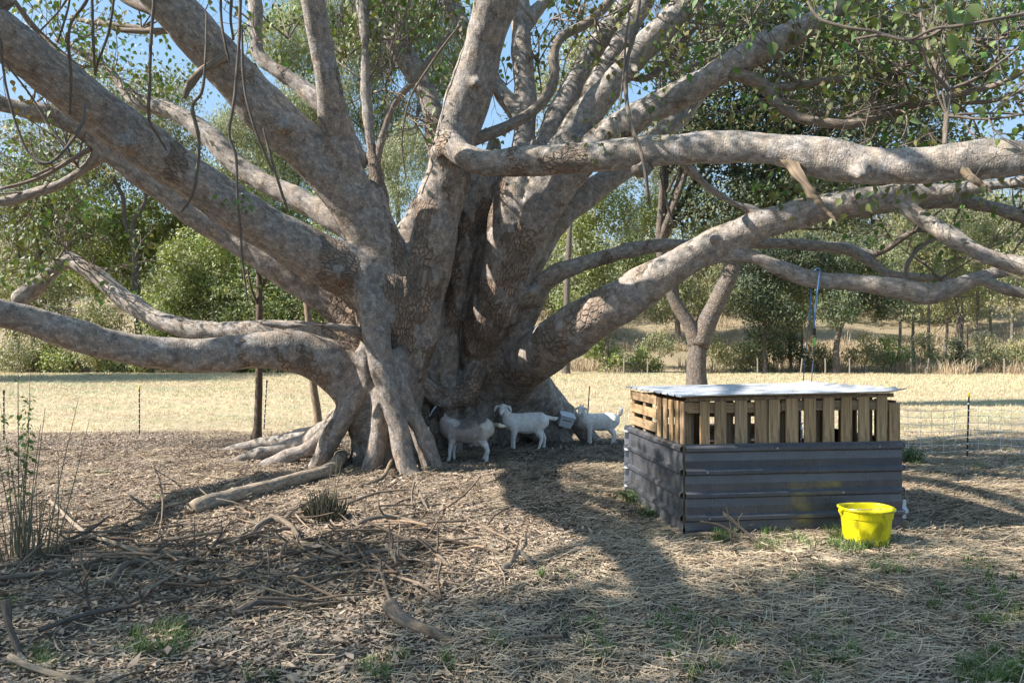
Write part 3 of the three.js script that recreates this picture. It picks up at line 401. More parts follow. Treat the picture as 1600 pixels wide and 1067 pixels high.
{ // fine twigs in the open right side of the crown and round the edges: real tubes, too many to pick apart
  const r = rng(12), list = [], tips = [];
  const twig = (p, dir, len, rad, lvl) => {
    const pts = [{ p: p.clone(), r: rad }]; const d = dir.clone(); let q = p.clone();
    for (let i = 0; i < 3; i++) { d.add(V((r() - 0.5) * 0.9, (r() - 0.45) * 0.7, (r() - 0.5) * 0.9)).normalize(); q = q.clone().addScaledVector(d, len / 3); pts.push({ p: q, r: rad * (1 - (i + 1) * 0.24) }); }
    list.push(tube(pts, { per: 3, seg: 4, seed: r() * 50, cap: false }));
    if (lvl > 0) for (let i = 0; i < 3; i++) twig(pts[1 + Math.floor(r() * 3)].p, d.clone().add(V((r() - 0.5) * 1.6, (r() - 0.4) * 1.4, (r() - 0.5) * 1.6)).normalize(), len * 0.62, rad * 0.6, lvl - 1); else tips.push(q);
  };
  const roots = [[1400, 105, 9], [1350, 118, 9.1], [1300, 190, 9.2], [1380, 178, 9], [1440, 165, 8.9], [1480, 150, 8.6], [1450, 88, 8.9], [1250, 130, 9.2], [1530, 140, 8.3], [1560, 110, 8.2], [1480, 180, 7.4], [1230, 170, 9.3], [1500, 60, 8.5], [1340, 60, 8.9],
    [1430, 360, 10.1], [1470, 436, 10], [1570, 424, 8.7], [1590, 330, 9.3], [1100, 60, 10.9], [60, 300, 10.2], [120, 260, 10.1], [40, 170, 9.8], [160, 100, 12], [100, 70, 12.3], [220, 45, 11.3], [60, 50, 9.6], [640, 100, 11.4], [570, 20, 10.6], [572, 130, 10.4], [930, 30, 10.7], [1000, 40, 11.2], [105, 405, 12], [60, 440, 11.8], [150, 430, 11.8], [450, 60, 11.3], [540, 90, 11.2], [600, 140, 10.6], [660, 60, 11.3], [700, 180, 11.2], [900, 60, 11.4], [960, 80, 11.6], [840, 100, 11.6], [862, 30, 10.7], [1040, 30, 10.8], [1200, 110, 9.5], [1130, 60, 10.3], [1180, 20, 9.8], [1290, 60, 9.3], [400, 40, 10.9], [300, 60, 11.6], [640, 180, 10.5], [780, 130, 11.6], [1060, 100, 10.8], [1560, 60, 8.4], [1590, 160, 8.3], [1420, 230, 8.8]];
  for (const [x, y, d] of roots) for (let i = 0; i < 4; i++) twig(at(x, y, d), V(r() - 0.5, r() - 0.35, r() - 0.5).normalize(), 0.75 + r() * 0.5, 0.016, 2);
  const g = mergeGeometries(list); g.translate(-ORIGIN.x, -ORIGIN.y, -ORIGIN.z); part('twigs', g, barkThin, fig).userData.kind = 'stuff';

  // ---- leaves of the fig
  const leaf = (len, w, fold) => { // ovate pointed leaf with a drip tip, folded on its midrib and curved
    const pos = [], idx = [], N = 5, wd = [0.02, 0.42, 0.5, 0.3, 0.08, 0];
    for (let i = 0; i <= N; i++) { const t = i / N, y = -0.18 * len * t * t; pos.push(t * len, y, 0, t * len, y + fold * wd[i] * w, wd[i] * w, t * len, y + fold * wd[i] * w, -wd[i] * w); }
    for (let i = 0; i < N; i++) { const a = i * 3, b = a + 3; idx.push(a, a + 1, b, a + 1, b + 1, b, a, b, a + 2, a + 2, b, b + 2); }
    const g = new THREE.BufferGeometry(); g.setAttribute('position', new THREE.Float32BufferAttribute(pos, 3)); g.setIndex(idx); g.computeVertexNormals(); return g;
  };
  const figLeaf = leafVar(0, RGB(0.11, 0.165, 0.03), 0.45), figLeafYoung = leafVar(0, RGB(0.18, 0.24, 0.035), 0.45);
  const spray = (n, R, len, seed) => { const q = rng(seed), l = []; for (let i = 0; i < n; i++) { const g = leaf(len * (0.7 + 0.6 * q()), len * 0.62, 0.25); g.applyMatrix4(M4(V((q() - 0.5) * 2 * R, (q() - 0.5) * 1.4 * R, (q() - 0.5) * 2 * R), new THREE.Euler((q() - 0.5) * 1.6, q() * 6.283, -0.3 - q() * 0.9), 1)); l.push(g); } return mergeGeometries(l); };
  const sprayA = spray(9, 0.22, 0.1, 4), sprayB = spray(14, 0.42, 0.11, 9), rel = (p) => p.clone().sub(ORIGIN);
  // leafy ends inside the picture
  const inView = [], cols = [];
  for (const p of tips) { if (r() < 0.55 || p.y < 2.6) continue; inView.push(M4(rel(p), new THREE.Euler(r(), r() * 6, r()), 0.7 + r() * 0.6)); }
  const clump = (x, y, d, rad, n) => { for (let i = 0; i < n; i++) { const a = r() * 6.283, q = Math.sqrt(r()) * rad; inView.push(M4(rel(at(x + Math.cos(a) * q, y + Math.sin(a) * q * 0.8, d + (r() - 0.5) * 1.6)), new THREE.Euler(r() - 0.5, r() * 6, r() - 0.5), 0.6 + r() * 0.5)); } };
  for (const [x, y, d, rad, n] of [[60, 40, 11, 70, 34], [200, 90, 12.5, 70, 30], [230, 180, 13, 60, 26], [60, 250, 11.5, 60, 26], [40, 340, 11.5, 50, 22], [110, 330, 11.5, 60, 22], [300, 130, 13, 40, 12], [470, 150, 13, 30, 6], [30, 430, 11, 30, 8], [80, 420, 11.8, 30, 10], [660, 20, 12.5, 40, 12], [960, 30, 12, 40, 10], [1500, 60, 10, 70, 22], [1560, 180, 10, 60, 16], [1420, 30, 10, 60, 16], [1180, 30, 12, 60, 12], [950, 205, 9.9, 16, 5], [980, 70, 12, 30, 5], [690, 215, 9.6, 14, 4], [930, 240, 8.6, 18, 3], [1040, 215, 8.2, 14, 2], [370, 318, 7.95, 12, 2], [430, 40, 12.5, 50, 14], [540, 60, 12.5, 45, 10], [610, 130, 12, 40, 8], [720, 120, 12.5, 40, 6], [900, 50, 12.5, 50, 8], [1040, 40, 12, 50, 12], [1280, 80, 10.5, 70, 16], [1380, 130, 10, 60, 12], [1300, 20, 10.5, 70, 14], [1480, 120, 9.5, 60, 12]]) clump(x, y, d, rad, n);
  inView.forEach(() => cols.push(RGB(0.7 + r() * 0.9, 0.75 + r() * 0.6, 0.6 + r() * 0.7)));
  scatter('foliage', sprayA, figLeaf, inView, fig, cols);
  // the crown above the frame: limbs run on overhead and carry the leaves that shade the ground and the limbs
  const crown = [], crownCols = [], addClump = (c, rad, n) => { for (let i = 0; i < n; i++) { const v = V(r() * 2 - 1, r() * 2 - 1, r() * 2 - 1); if (v.length() > 1) v.normalize().multiplyScalar(r()); crown.push(M4(rel(c.clone().add(v.multiply(V(rad, rad * 0.55, rad)))), new THREE.Euler(r() - 0.5, r() * 6, r() - 0.5), 0.8 + r() * 0.5)); crownCols.push(RGB(0.8 + r() * 0.5, 0.8 + r() * 0.4, 0.7 + r() * 0.5)); } };
  const overhead = (x, z, h, rad, n) => addClump(V(x, 0, z).addScaledVector(SUN, h / SUN.y), rad, n);   // a clump whose shadow falls round (x, z)
  for (let i = 0; i < 125; i++) { // front of the crown, over and left of the camera
    const x = -5.5 + r() * 11, z = -2.2 - r() * 3.6;
    if (Math.hypot(x + 0.0, (z + 5.25) * 1.2) < 1.0 || Math.hypot((x - 2.0) * 0.75, (z + 5.75) * 1.3) < 1.05 || Math.hypot((x - 4.2) * 0.8, (z + 5.9) * 1.4) < 0.8 || (x < -1 && r() < 0.45)) continue;
    overhead(x, z, 6.2 + r() * 3.2, 0.5 + r() * 0.35, 24);
  }
  for (const [x, z, h, n] of [[1.75, -6.45, 7, 22], [2.5, -6.55, 7, 18], [1.05, -7.3, 7.5, 26], [0.95, -8.3, 7.8, 26], [1.0, -9.2, 8, 26], [1.3, -6.6, 7.2, 22], [3.6, -6.0, 7.2, 22], [4.6, -6.6, 7.5, 22], [2.6, -7.4, 8.4, 14], [3.6, -8.0, 8.4, 10], [5.4, -7.6, 8, 22], [6.0, -9.2, 8.4, 24], [7.2, -10.6, 9, 28], [6.6, -11.6, 9.4, 26], [8.6, -12.4, 10, 28], [9.6, -14.5, 10, 30], [5.2, -13.0, 9.8, 18], [-4.6, -12.5, 8.5, 16], [-7, -9.2, 7.4, 14]]) overhead(x, z, h, 0.75, n);
  for (let i = 0; i < 70; i++) { // the rest of the crown, high and wide
    const a = r() * 6.283, R = 3.5 + r() * 7, c = V(-0.9 + Math.cos(a) * R, 8.8 + r() * 3.4, -11 + Math.sin(a) * R * 0.9);
    if (c.y < EYE + (HORIZON + 30) / F * -c.z + 1) continue;
    // keep the sunny patches the photograph shows on trunk, limbs and ground
    const hit = c.clone().addScaledVector(SUN, -c.y / SUN.y); if (hit.x > -7 && hit.x < 5 && hit.z < -6.4 && hit.z > -13.5 && r() < 0.8) continue;
    addClump(c, 0.7, 14);
  }
  const cr = scatter('crown', sprayB, figLeaf, crown, fig, crownCols); cr.name = 'crown';
  // limbs that carry the crown above the frame
  const up = (a, b, r0, r1, bend = 0.8) => { const m = a.clone().lerp(b, 0.5).add(V(0, bend, 0)); const g = tube([{ p: a, r: r0 }, { p: m, r: (r0 + r1) / 2 }, { p: b, r: r1 }], { per: 8, seg: 9, seed: r() * 40 }); g.translate(-ORIGIN.x, -ORIGIN.y, -ORIGIN.z); part('upper_limb', g, barkThin, fig); };
  const top = (i) => { const q = L(STRANDS[i][2])[0]; return q; };
  STRANDS.forEach((s, i) => { if (s[0] !== 'limb') return; const q = top(i); if (s[2][0][1] > -5 && s[2][0][0] > -40 && s[2][0][0] < 1650) return; const nx = L(s[2])[1].p, dir = q.p.clone().sub(nx).normalize(); if (s[2][0][0] < -40) dir.y = Math.max(dir.y, 0.35); const b = q.p.clone().addScaledVector(dir, 3.6); b.y = Math.max(b.y, q.p.y + 0.6); up(nx.clone().lerp(q.p, 0.6), b, q.r * 1.0, q.r * 0.4, 0.25); });
  for (const [a, b] of [[at(262, 5, 8.9), V(-6.5, 8.6, -5)], [at(488, -20, 8.9), V(-5.2, 8.4, -4)], [at(774, -20, 9.4), V(-2.5, 8.8, -5)], [at(774, -20, 9.4), V(1.5, 9, -7)], [at(0, 20, 7.2), V(-8.5, 7.6, -4)]]) up(a.clone(), b, 0.16, 0.05);
  // single large leaves on the near twigs, top right
  const big = leaf(0.135, 0.082, 0.3);
  for (const [zx, zy, s, rz] of [[510, 40, 1.1, -1.2], [520, 20, 1, -0.4], [435, 190, 1.2, -1.6], [465, 235, 0.9, -0.8], [770, 18, 0.7, -1.5], [758, 78, 1.0, -1.9], [1030, 60, 1.0, -2.4], [1010, 35, 0.8, -0.3], [1190, 20, 1.2, -1.5], [1265, 40, 1.3, -1.7], [1340, 50, 1.7, -1.5], [1350, 20, 1.4, -1.2], [1270, 82, 1.2, -0.2], [1262, 150, 1.5, -1.4], [1340, 95, 1.1, -1.9], [1300, 190, 1.0, -0.9], [1285, 200, 1.1, -2.0], [1580, 185, 1.0, -1.0], [1560, 255, 1.3, -1.6], [1450, 335, 1.0, -0.6], [1470, 355, 0.8, -2.6], [1090, 610, 1.0, -2.1], [1155, 585, 0.8, -2.0], [1225, 245, 1.0, -0.4], [1270, 255, 1.0, -1.7], [1500, 370, 0.9, -1.2], [1350, 300, 1.0, -2.3], [1070, 560, 1.0, -0.1], [1395, 490, 1.0, -1.5], [1280, 480, 0.9, -1.6], [1520, 355, 0.9, -0.6], [1240, 10, 1.2, -1.4], [1300, 60, 1.2, -1.1], [840, 30, 0.8, -2.7], [870, 8, 0.8, -1.4], [1380, 420, 0.8, -1.9], [1070, 370, 1.0, -1.3], [1050, 400, 0.9, -1.7]]) {
    const m = part('leaf', big, zy % 3 === 0 ? figLeafYoung : figLeaf, fig); m.position.copy(rel(at(1060 + zx / 2.963, zy / 2.963, 5.9 + r() * 0.6))); m.rotation.set(r() * 1.6 - 0.8 + 1.2, (r() - 0.5) * 0.8, rz, 'ZYX'); m.scale.setScalar(s);
  }
}

// ---------------------------------------------------------------- pallet hut with steel cladding
{
  const A = ground(1070, 838); A.y = 0;
  const hut = thing('goat_shelter', 'low shelter of timber pallets clad in dark grey ribbed steel with a tin roof', 'shelter', A, 0.125); hut.scale.x = 0.967;
  const W = 2.1, D = 1.66, H = 0.80, r = rng(5);
  const steel = new THREE.MeshPhysicalMaterial({ color: RGB(0.115, 0.12, 0.135), map: metalMap, roughness: 0.36, roughnessMap: metalRough, metalness: 0.15, side: THREE.DoubleSide });
  const white = new THREE.MeshStandardMaterial({ color: RGB(0.66, 0.68, 0.72), map: metalMap, roughness: 0.5, side: THREE.DoubleSide });
  const tin = new THREE.MeshStandardMaterial({ color: RGB(0.68, 0.70, 0.73), map: metalMap, roughness: 0.5, metalness: 0.25, roughnessMap: metalRough, side: THREE.DoubleSide });
  const woods = [[0.58, 0.405, 0.235], [0.64, 0.46, 0.275], [0.48, 0.34, 0.205], [0.55, 0.41, 0.27], [0.40, 0.305, 0.21]].map((c) => new THREE.MeshStandardMaterial({ color: RGB(...c), map: woodMap, bumpMap: woodBump, bumpScale: 0.003, roughness: 0.9 }));
  // profile of the ribbed sheet: [height, outward]; pans with a faint crease and a trapezoid rib every 0.2 m
  const profile = (h, first) => { const p = [[0, 0]]; for (let y = first; y < h - 0.02; y += 0.2) p.push([y - 0.10, 0.007], [y - 0.032, 0], [y - 0.014, 0.030], [y + 0.014, 0.030], [y + 0.032, 0]); p.push([h, 0]); return p.filter((q, i) => !i || q[0] > p[i - 1][0] + 0.001 || i === p.length - 1); };
  const sheet = (len, h, first, wave = 0.004, seed = 0) => { // along +x, outward +z, real thickness
    const pr = profile(h, first), n = 24, pos = [], uv = [], idx = [], T = 0.003, m = pr.length;
    for (const side of [0, 1]) for (let i = 0; i <= n; i++) for (const [y, o] of pr) { const x = i / n * len; pos.push(x, y + 0.004 * noise(x * 2 + seed, 3, seed), o - side * T + wave * noise(x * 2.2 + seed, y * 4, seed * 3)); uv.push(x, y); }
    const K = (n + 1) * m;
    for (let i = 0; i < n; i++) for (let j = 0; j < m - 1; j++) { const a = i * m + j, b = a + m; idx.push(a, b, a + 1, a + 1, b, b + 1, K + a, K + a + 1, K + b, K + a + 1, K + b + 1, K + b); }
    for (let i = 0; i < n; i++) for (const j of [0, m - 1]) { const a = i * m + j, b = a + m; j ? idx.push(a, b, K + a, b, K + b, K + a) : idx.push(a, K + a, b, b, K + a, K + b); }
    for (const i of [0, n]) for (let j = 0; j < m - 1; j++) { const a = i * m + j; i ? idx.push(a, K + a, a + 1, a + 1, K + a, K + a + 1) : idx.push(a, a + 1, K + a, a + 1, K + a + 1, K + a); }
    let g = new THREE.BufferGeometry(); g.setAttribute('position', new THREE.Float32BufferAttribute(pos, 3)); g.setAttribute('uv', new THREE.Float32BufferAttribute(uv, 2)); g.setIndex(idx); g = g.toNonIndexed(); g.computeVertexNormals(); return g;
  };
  const front = part('wall_sheet', sheet(W, H, 0.155, 0.004, 1), steel, hut); front.position.set(0, 0, 0.012);
  const left = part('wall_sheet', sheet(D, H - 0.005, 0.155, 0.006, 5), steel, hut); left.rotation.y = -Math.PI / 2; left.position.set(-0.012, 0, -D);
  const right = part('wall_sheet', sheet(D, H, 0.155, 0.004, 7), steel, hut); right.rotation.y = Math.PI / 2; right.position.set(W + 0.012, 0, 0);
  const back = part('wall_sheet', sheet(W + 0.05, H, 0.155, 0.004, 9), white, hut, 'white painted ribbed sheet at the back, edge showing past the corner'); back.rotation.y = Math.PI; back.position.set(W - 0.0, 0, -D - 0.045);
  const offcut = part('sheet_offcut', sheet(0.3, 0.17, 0.07, 0.002, 4), white, hut, 'white sheet offcut poking out behind the bucket corner'); offcut.position.set(W - 0.22, 0.09, -0.035);
  const foot = part('timber_foot', box(0.46, 0.05, 0.09), woods[4], hut); foot.position.set(W - 0.08, 0.025, -0.14); foot.rotation.y = -0.1;
  const screw = new THREE.CylinderGeometry(0.006, 0.006, 0.006, 8); screw.rotateX(Math.PI / 2);
  for (const [x, y] of [[0.86, 0.755], [0.2, 0.555], [1.5, 0.355], [0.22, 0.155], [1.86, 0.755]]) { const s = part('screw', screw, tin, hut); s.position.set(x, y, 0.041); }
  // pallets: boards are vertical unless turned
  const geoCache = new Map(), boardGeo = (w, h, d) => { const k = [w.toFixed(3), h.toFixed(3), d].join(); if (!geoCache.has(k)) { const g = box(w, h, d, 0.003), uv = g.attributes.uv, p = g.attributes.position; for (let i = 0; i < uv.count; i++) w < h ? uv.setXY(i, (p.getX(i) + p.getZ(i)) * 3.0 + w * 17, p.getY(i) * 1.1 + h) : uv.setXY(i, (p.getY(i) + p.getZ(i)) * 3.0 + h * 17, p.getX(i) * 1.1); geoCache.set(k, g); } return geoCache.get(k); };
  const pallet = () => { const g = new THREE.Group(); g.name = 'pallet'; hut.add(g); return g; };
  const board = (g, x, y, z, w, h, d, m, name = 'board', tilt = 0) => { const o = part(name, boardGeo(w, h, d), m ?? woods[Math.floor(r() * 4)], g); o.position.set(x, y, z); o.rotation.z = tilt; return o; };
  const vertical = (x0, x1, decks, topAt, y0, backs) => { // a standing pallet facing +z
    const g = pallet();
    for (const [a, b, t] of decks) board(g, (a + b) / 2, (y0 + topAt(a) + t) / 2, -0.012 - r() * 0.003, b - a, topAt(a) + t - y0, 0.018, null, 'board', (r() - 0.5) * 0.012);
    for (const f of [0.045, 0.5, 0.955]) { const y = y0 + (topAt((x0 + x1) / 2) - y0) * f - 0.012; board(g, (x0 + x1) / 2, y, -0.062, x1 - x0, 0.09, 0.078, woods[2 + Math.floor(r() * 3)], 'bearer'); }
    for (const x of backs) board(g, x, (y0 + topAt(x)) / 2, -0.112, 0.095, topAt(x) - y0 - 0.01, 0.018, woods[4], 'board');
    return g;
  };
  const topAt = (x) => 1.165 + 0.014 * x;
  vertical(0.03, 0.93, [[0.15, 0.24, 0], [0.285, 0.395, 0], [0.48, 0.595, 0.003], [0.67, 0.79, 0], [0.80, 0.905, 0.004]], topAt, 0.06, [0.08, 0.46, 0.63, 0.88]);
  vertical(0.935, 1.97, [[0.97, 1.09, 0.012], [1.147, 1.26, 0.01], [1.33, 1.44, 0.014], [1.51, 1.615, 0.014], [1.68, 1.79, 0.014], [1.866, 1.97, 0.018]], topAt, 0.06, [0.98, 1.31, 1.64, 1.84]);
  { const g = pallet(); g.position.set(2.09, 0, -0.02); g.rotation.y = Math.PI / 2; // right-hand wall, end board facing the front
    for (let i = 0; i < 8; i++) board(g, 0.08 + i * 0.2, 0.62, -0.01, 0.11, 1.08, 0.018); for (const y of [0.12, 0.6, 1.1]) board(g, 0.78, y, -0.06, 1.5, 0.08, 0.075, woods[3], 'bearer'); }
  board(pallet(), 2.035, 0.61, 0.0, 0.105, 1.06, 0.02, woods[0]);
  { const g = pallet(); g.position.set(-0.002, 0, 0); g.rotation.y = -Math.PI / 2; // left wall: front pallet has upright boards, rear pallet level boards
    for (const [a, b] of [[0.02, 0.10], [0.15, 0.235], [0.30, 0.39], [0.46, 0.55], [0.63, 0.73]]) board(g, -(a + b) / 2, 0.615, -0.006, b - a, 1.10, 0.018);
    for (const y of [0.12, 0.6, 1.12]) board(g, -0.37, y, -0.055, 0.70, 0.08, 0.078, woods[2], 'bearer'); }
  { const g = pallet(); g.rotation.y = -Math.PI / 2;
    for (const y of [0.20, 0.37, 0.54, 0.71, 0.865, 1.0, 1.135]) board(g, -1.205, y, -0.006, 0.88, 0.092, 0.018);
    for (const x of [-0.80, -1.2, -1.6]) board(g, x, 0.61, -0.055, 0.08, 1.08, 0.078, woods[3], 'bearer'); }
  { const g = pallet(); g.position.set(W / 2, 0, -D + 0.01); g.rotation.y = Math.PI;
    for (const y of [0.2, 0.38, 0.56, 0.74, 0.93, 1.11]) board(g, 0, y, -0.006, W - 0.16, 0.095, 0.018, woods[3]); for (const x of [-0.9, -0.3, 0.3, 0.9]) board(g, x, 0.61, -0.055, 0.08, 1.08, 0.078, woods[4], 'bearer'); }
  // roof: one wide sheet, small ribs running left to right
  const roofSheet = (len, wid, seed) => { const pos = [], uv = [], idx = [], n = 30, m = 150, T = 0.002;
    for (const s of [0, 1]) for (let i = 0; i <= n; i++) for (let j = 0; j <= m; j++) { const x = i / n * len, z = -j / m * wid, ph = (z / 0.19) % 1, rib = sstep(0.55, 0.85, Math.cos(ph * 6.283)); const curl = 0.05 * Math.pow(sstep(len - 0.22, len, x), 2); pos.push(x, rib * 0.014 + 0.004 * noise(x * 1.4 + seed, z * 1.4, seed) + curl * 0.5 - s * T, z); uv.push(x, z); }
    const K = (n + 1) * (m + 1); for (let i = 0; i < n; i++) for (let j = 0; j < m; j++) { const a = i * (m + 1) + j, b = a + m + 1; idx.push(a, b, a + 1, a + 1, b, b + 1, K + a, K + a + 1, K + b, K + b, K + a + 1, K + b + 1); }
    for (let i = 0; i < n; i++) { const a = i * (m + 1), b = a + m + 1; idx.push(a, K + a, b, b, K + a, K + b); } for (let j = 0; j < m; j++) { const a = j; idx.push(a, a + 1, K + a, a + 1, K + a + 1, K + a); }
    const g = new THREE.BufferGeometry(); g.setAttribute('position', new THREE.Float32BufferAttribute(pos, 3)); g.setAttribute('uv', new THREE.Float32BufferAttribute(uv, 2)); g.setIndex(idx); g.computeVertexNormals(); return g; };
  const r1 = part('roof_sheet', roofSheet(W + 0.07, 1.76, 2), tin, hut); r1.position.set(-0.05, 1.212, 0.08); r1.rotation.z = 0.014;
  const rail = part('roof_batten', box(W - 0.1, 0.035, 0.07), woods[4], hut); rail.position.set(W / 2, 1.196, -0.06); rail.rotation.z = 0.014;
}

// ---------------------------------------------------------------- yellow bucket
{
  const p = ground(1354, 848), B = thing('yellow_bucket', 'bright yellow plastic bucket with wire handle in front of the shelter', 'bucket', p, 0.1);
  const scuff = tex(256, (u, v) => { const d = sstep(0.06, 0.26, tf(u, v, 9, 7, 3, 4)) * 0.75, l = sstep(0.16, 0.3, tf(u, v, 50, 5, 8, 3)) * 0.3, k = 0.98 - 0.35 * Math.max(d, l); return [k, k, k + 0.12 * d]; }, true);
  const yel = new THREE.MeshPhysicalMaterial({ color: RGB(0.76, 0.66, 0.008), map: scuff, roughness: 0.42 });
  const pr = [[0, 0.004], [0.168, 0], [0.176, 0.01], [0.197, 0.225], [0.206, 0.228], [0.212, 0.285], [0.224, 0.290], [0.226, 0.303], [0.216, 0.308], [0.206, 0.302], [0.203, 0.285], [0.172, 0.02], [0, 0.016]].map(([x, y]) => new THREE.Vector2(x, y));
  const g = new THREE.LatheGeometry(pr, 56), q = g.attributes.position; for (let i = 0; i < q.count; i++) { const z = q.getZ(i); if (z < -0.12) q.setZ(i, -0.12 + (z + 0.12) * 0.35); } g.computeVertexNormals();
  part('body', g, yel, B);
  const wire = new THREE.MeshStandardMaterial({ color: RGB(0.55, 0.55, 0.57), metalness: 0.8, roughness: 0.35 });
  const pts = []; for (let i = 0; i <= 10; i++) { const a = i / 10 * Math.PI; pts.push({ p: V(-0.215 * Math.cos(a), 0.292 - 0.0 * i + 0.022 * Math.sin(a), 0.15 * Math.sin(a)), r: 0.0032 }); }
  part('handle', tube(pts, { seg: 6, per: 4, wob: 0 }), wire, B);
  const lug = new THREE.CylinderGeometry(0.017, 0.017, 0.03, 12); lug.rotateZ(Math.PI / 2); for (const s of [-1, 1]) { const l = part('handle_lug', lug, yel, B); l.position.set(s * 0.222, 0.278, 0); }
}

// ---------------------------------------------------------------- goats
function goat(label, px, py, size, turn, o) {
  const p = ground(px, py), G = thing('goat', label, 'goat', V(p.x, p.y, p.z), turn, 'goats standing in the shade of the fig');
  const f = new Field(V(-0.66, -0.02, -0.34), V(0.78, 1.02, 0.34), 0.0095), S = (a) => smoothPath(a.map(([x, y, z, r]) => ({ p: V(x, y, z), r })), 3);
  f.add(S([[0.25, 0.475, 0, 0.135], [0.14, 0.45, 0, 0.155], [0, 0.445, 0, 0.168], [-0.14, 0.455, 0, 0.165], [-0.27, 0.485, 0, 0.135]]), 0.05, { k: 'body' }, 0.86);
  f.add(S([[0.24, 0.55, 0, 0.06], [0, 0.585, 0, 0.04], [-0.26, 0.58, 0, 0.055]]), 0.06, { k: 'body' });
  const [hx, hy, hz] = o.poll, [mx, my, mz] = o.nose; // poll of the skull and tip of the muzzle
  f.add(S([[0.24, 0.49, 0, 0.115], [0.31, 0.56, 0, 0.088], [lerp(0.31, hx, 0.6), lerp(0.56, hy, 0.6), hz * 0.5, 0.066], [hx - 0.01, hy - 0.02, hz * 0.9, 0.055]]), 0.05, { k: 'neck' });
  f.add(S([[hx, hy, hz, 0.056], [lerp(hx, mx, 0.35), lerp(hy, my, 0.33), lerp(hz, mz, 0.35), 0.05], [lerp(hx, mx, 0.75), lerp(hy, my, 0.78), lerp(hz, mz, 0.75), 0.035], [mx, my, mz, 0.028]]), 0.03, { k: 'head' });
  const fw = V(mx - hx, 0, mz - hz).normalize(), sd = V(-fw.z, 0, fw.x);
  for (const s of [-1, 1]) { // ears
    const a = V(hx, hy + 0.015, hz).addScaledVector(sd, s * 0.045), b = a.clone().addScaledVector(sd, s * 0.072).add(V(0, -0.012 + o.ear, 0)), c = b.clone().addScaledVector(sd, s * 0.03).add(V(0, -0.07 + o.ear * 1.4, 0)).addScaledVector(fw, 0.015);
    f.add(S([[a.x, a.y, a.z, 0.016], [b.x, b.y, b.z, 0.024], [c.x, c.y, c.z, 0.013]]), 0.012, { k: 'ear' });
  }
  o.steps.forEach(([fx, hx2], i) => { const s = i ? -1 : 1;
    f.add(S([[0.21, 0.43, s * 0.07, 0.085], [0.195, 0.31, s * 0.082, 0.050], [0.205 + fx * 0.5, 0.185, s * 0.08, 0.029], [0.20 + fx * 0.8, 0.08, s * 0.08, 0.0205], [0.20 + fx, 0.045, s * 0.08, 0.023], [0.21 + fx, 0.012, s * 0.08, 0.024]]), 0.035, { k: 'leg' });
    f.add(S([[-0.27, 0.48, s * 0.06, 0.11], [-0.225 + hx2 * 0.3, 0.335, s * 0.085, 0.070], [-0.30 + hx2 * 0.6, 0.205, s * 0.085, 0.031], [-0.285 + hx2 * 0.9, 0.09, s * 0.085, 0.0215], [-0.275 + hx2, 0.045, s * 0.085, 0.024], [-0.262 + hx2, 0.012, s * 0.085, 0.025]]), 0.04, { k: 'leg' });
  });
  f.add(S(o.tail), 0.03, { k: 'tail' });
  if (o.udder) f.add(S([[-0.17, 0.31, 0, 0.07], [-0.16, 0.27, 0, 0.05]]), 0.05, { k: 'body' });
  f.displace((x, y, z) => 0.006 * noise(x * 14, y * 14, z * 14) + 0.0035 * noise(x * 46, y * 20, z * 46), 0.06);
  const { g, ids } = f.mesh(), P = g.attributes.position, col = [], uv = [];
  for (let i = 0; i < P.count; i++) { const x = P.getX(i), y = P.getY(i), z = P.getZ(i), k = f.limbs[Math.max(0, ids[i])].k, n = fbm(x * 7, y * 7, z * 7, 3), n2 = fbm(x * 30, y * 16, z * 30, 2); let c = o.coat(x, y, z, k, n, n2); if (y < 0.032) c = [0.10, 0.085, 0.07]; const m = 1 + 0.3 * n2 + 0.15 * n; col.push(c[0] * m, c[1] * m, c[2] * m); uv.push(x * 3 + z, y * 3); }
  g.setAttribute('color', new THREE.Float32BufferAttribute(col, 3)); g.setAttribute('uv', new THREE.Float32BufferAttribute(uv, 2)); g.scale(size, size, size);
  part('body', g, furMat, G);
  const eyeG = new THREE.SphereGeometry(0.0085 * size, 10, 8), hornG = (s) => { const a = V(hx - 0.012 * fw.x, hy + 0.04, hz).addScaledVector(sd, s * 0.024), q = [0, 1, 2, 3].map((t) => ({ p: a.clone().addScaledVector(fw, -0.02 * t * t * 0.5 * o.horn).add(V(0, 0.03 * t * o.horn, 0)).addScaledVector(sd, s * 0.006 * t).multiplyScalar(size), r: (0.0135 - 0.0036 * t) * size })); return tube(q, { seg: 7, per: 4, wob: 0.05 }); };
  for (const s of [-1, 1]) {
    const e = part('eye', eyeG, eyeMat, G); e.position.set(lerp(hx, mx, 0.30), lerp(hy, my, 0.22) + 0.014, lerp(hz, mz, 0.30)).addScaledVector(sd, s * 0.045).addScaledVector(fw, 0.012).multiplyScalar(size);
    if (o.horn) part('horn', hornG(s), hornMat, G);
  }
  const nose = part('nose', new THREE.SphereGeometry(0.015 * size, 10, 8), o.noseMat ?? noseMat, G); nose.scale.set(0.8, 0.6, 1.1); nose.position.set(mx, my + 0.006, mz).addScaledVector(fw, 0.021).multiplyScalar(size);
  return G;
}
const furMat = new THREE.MeshStandardMaterial({ vertexColors: true, bumpMap: furBump, bumpScale: 0.006, roughness: 0.95 }), eyeMat = new THREE.MeshStandardMaterial({ color: RGB(0.02, 0.015, 0.01), roughness: 0.2 });
const hornMat = new THREE.MeshStandardMaterial({ color: RGB(0.20, 0.16, 0.12), roughness: 0.7 }), noseMat = new THREE.MeshStandardMaterial({ color: RGB(0.38, 0.25, 0.22), roughness: 0.6 });
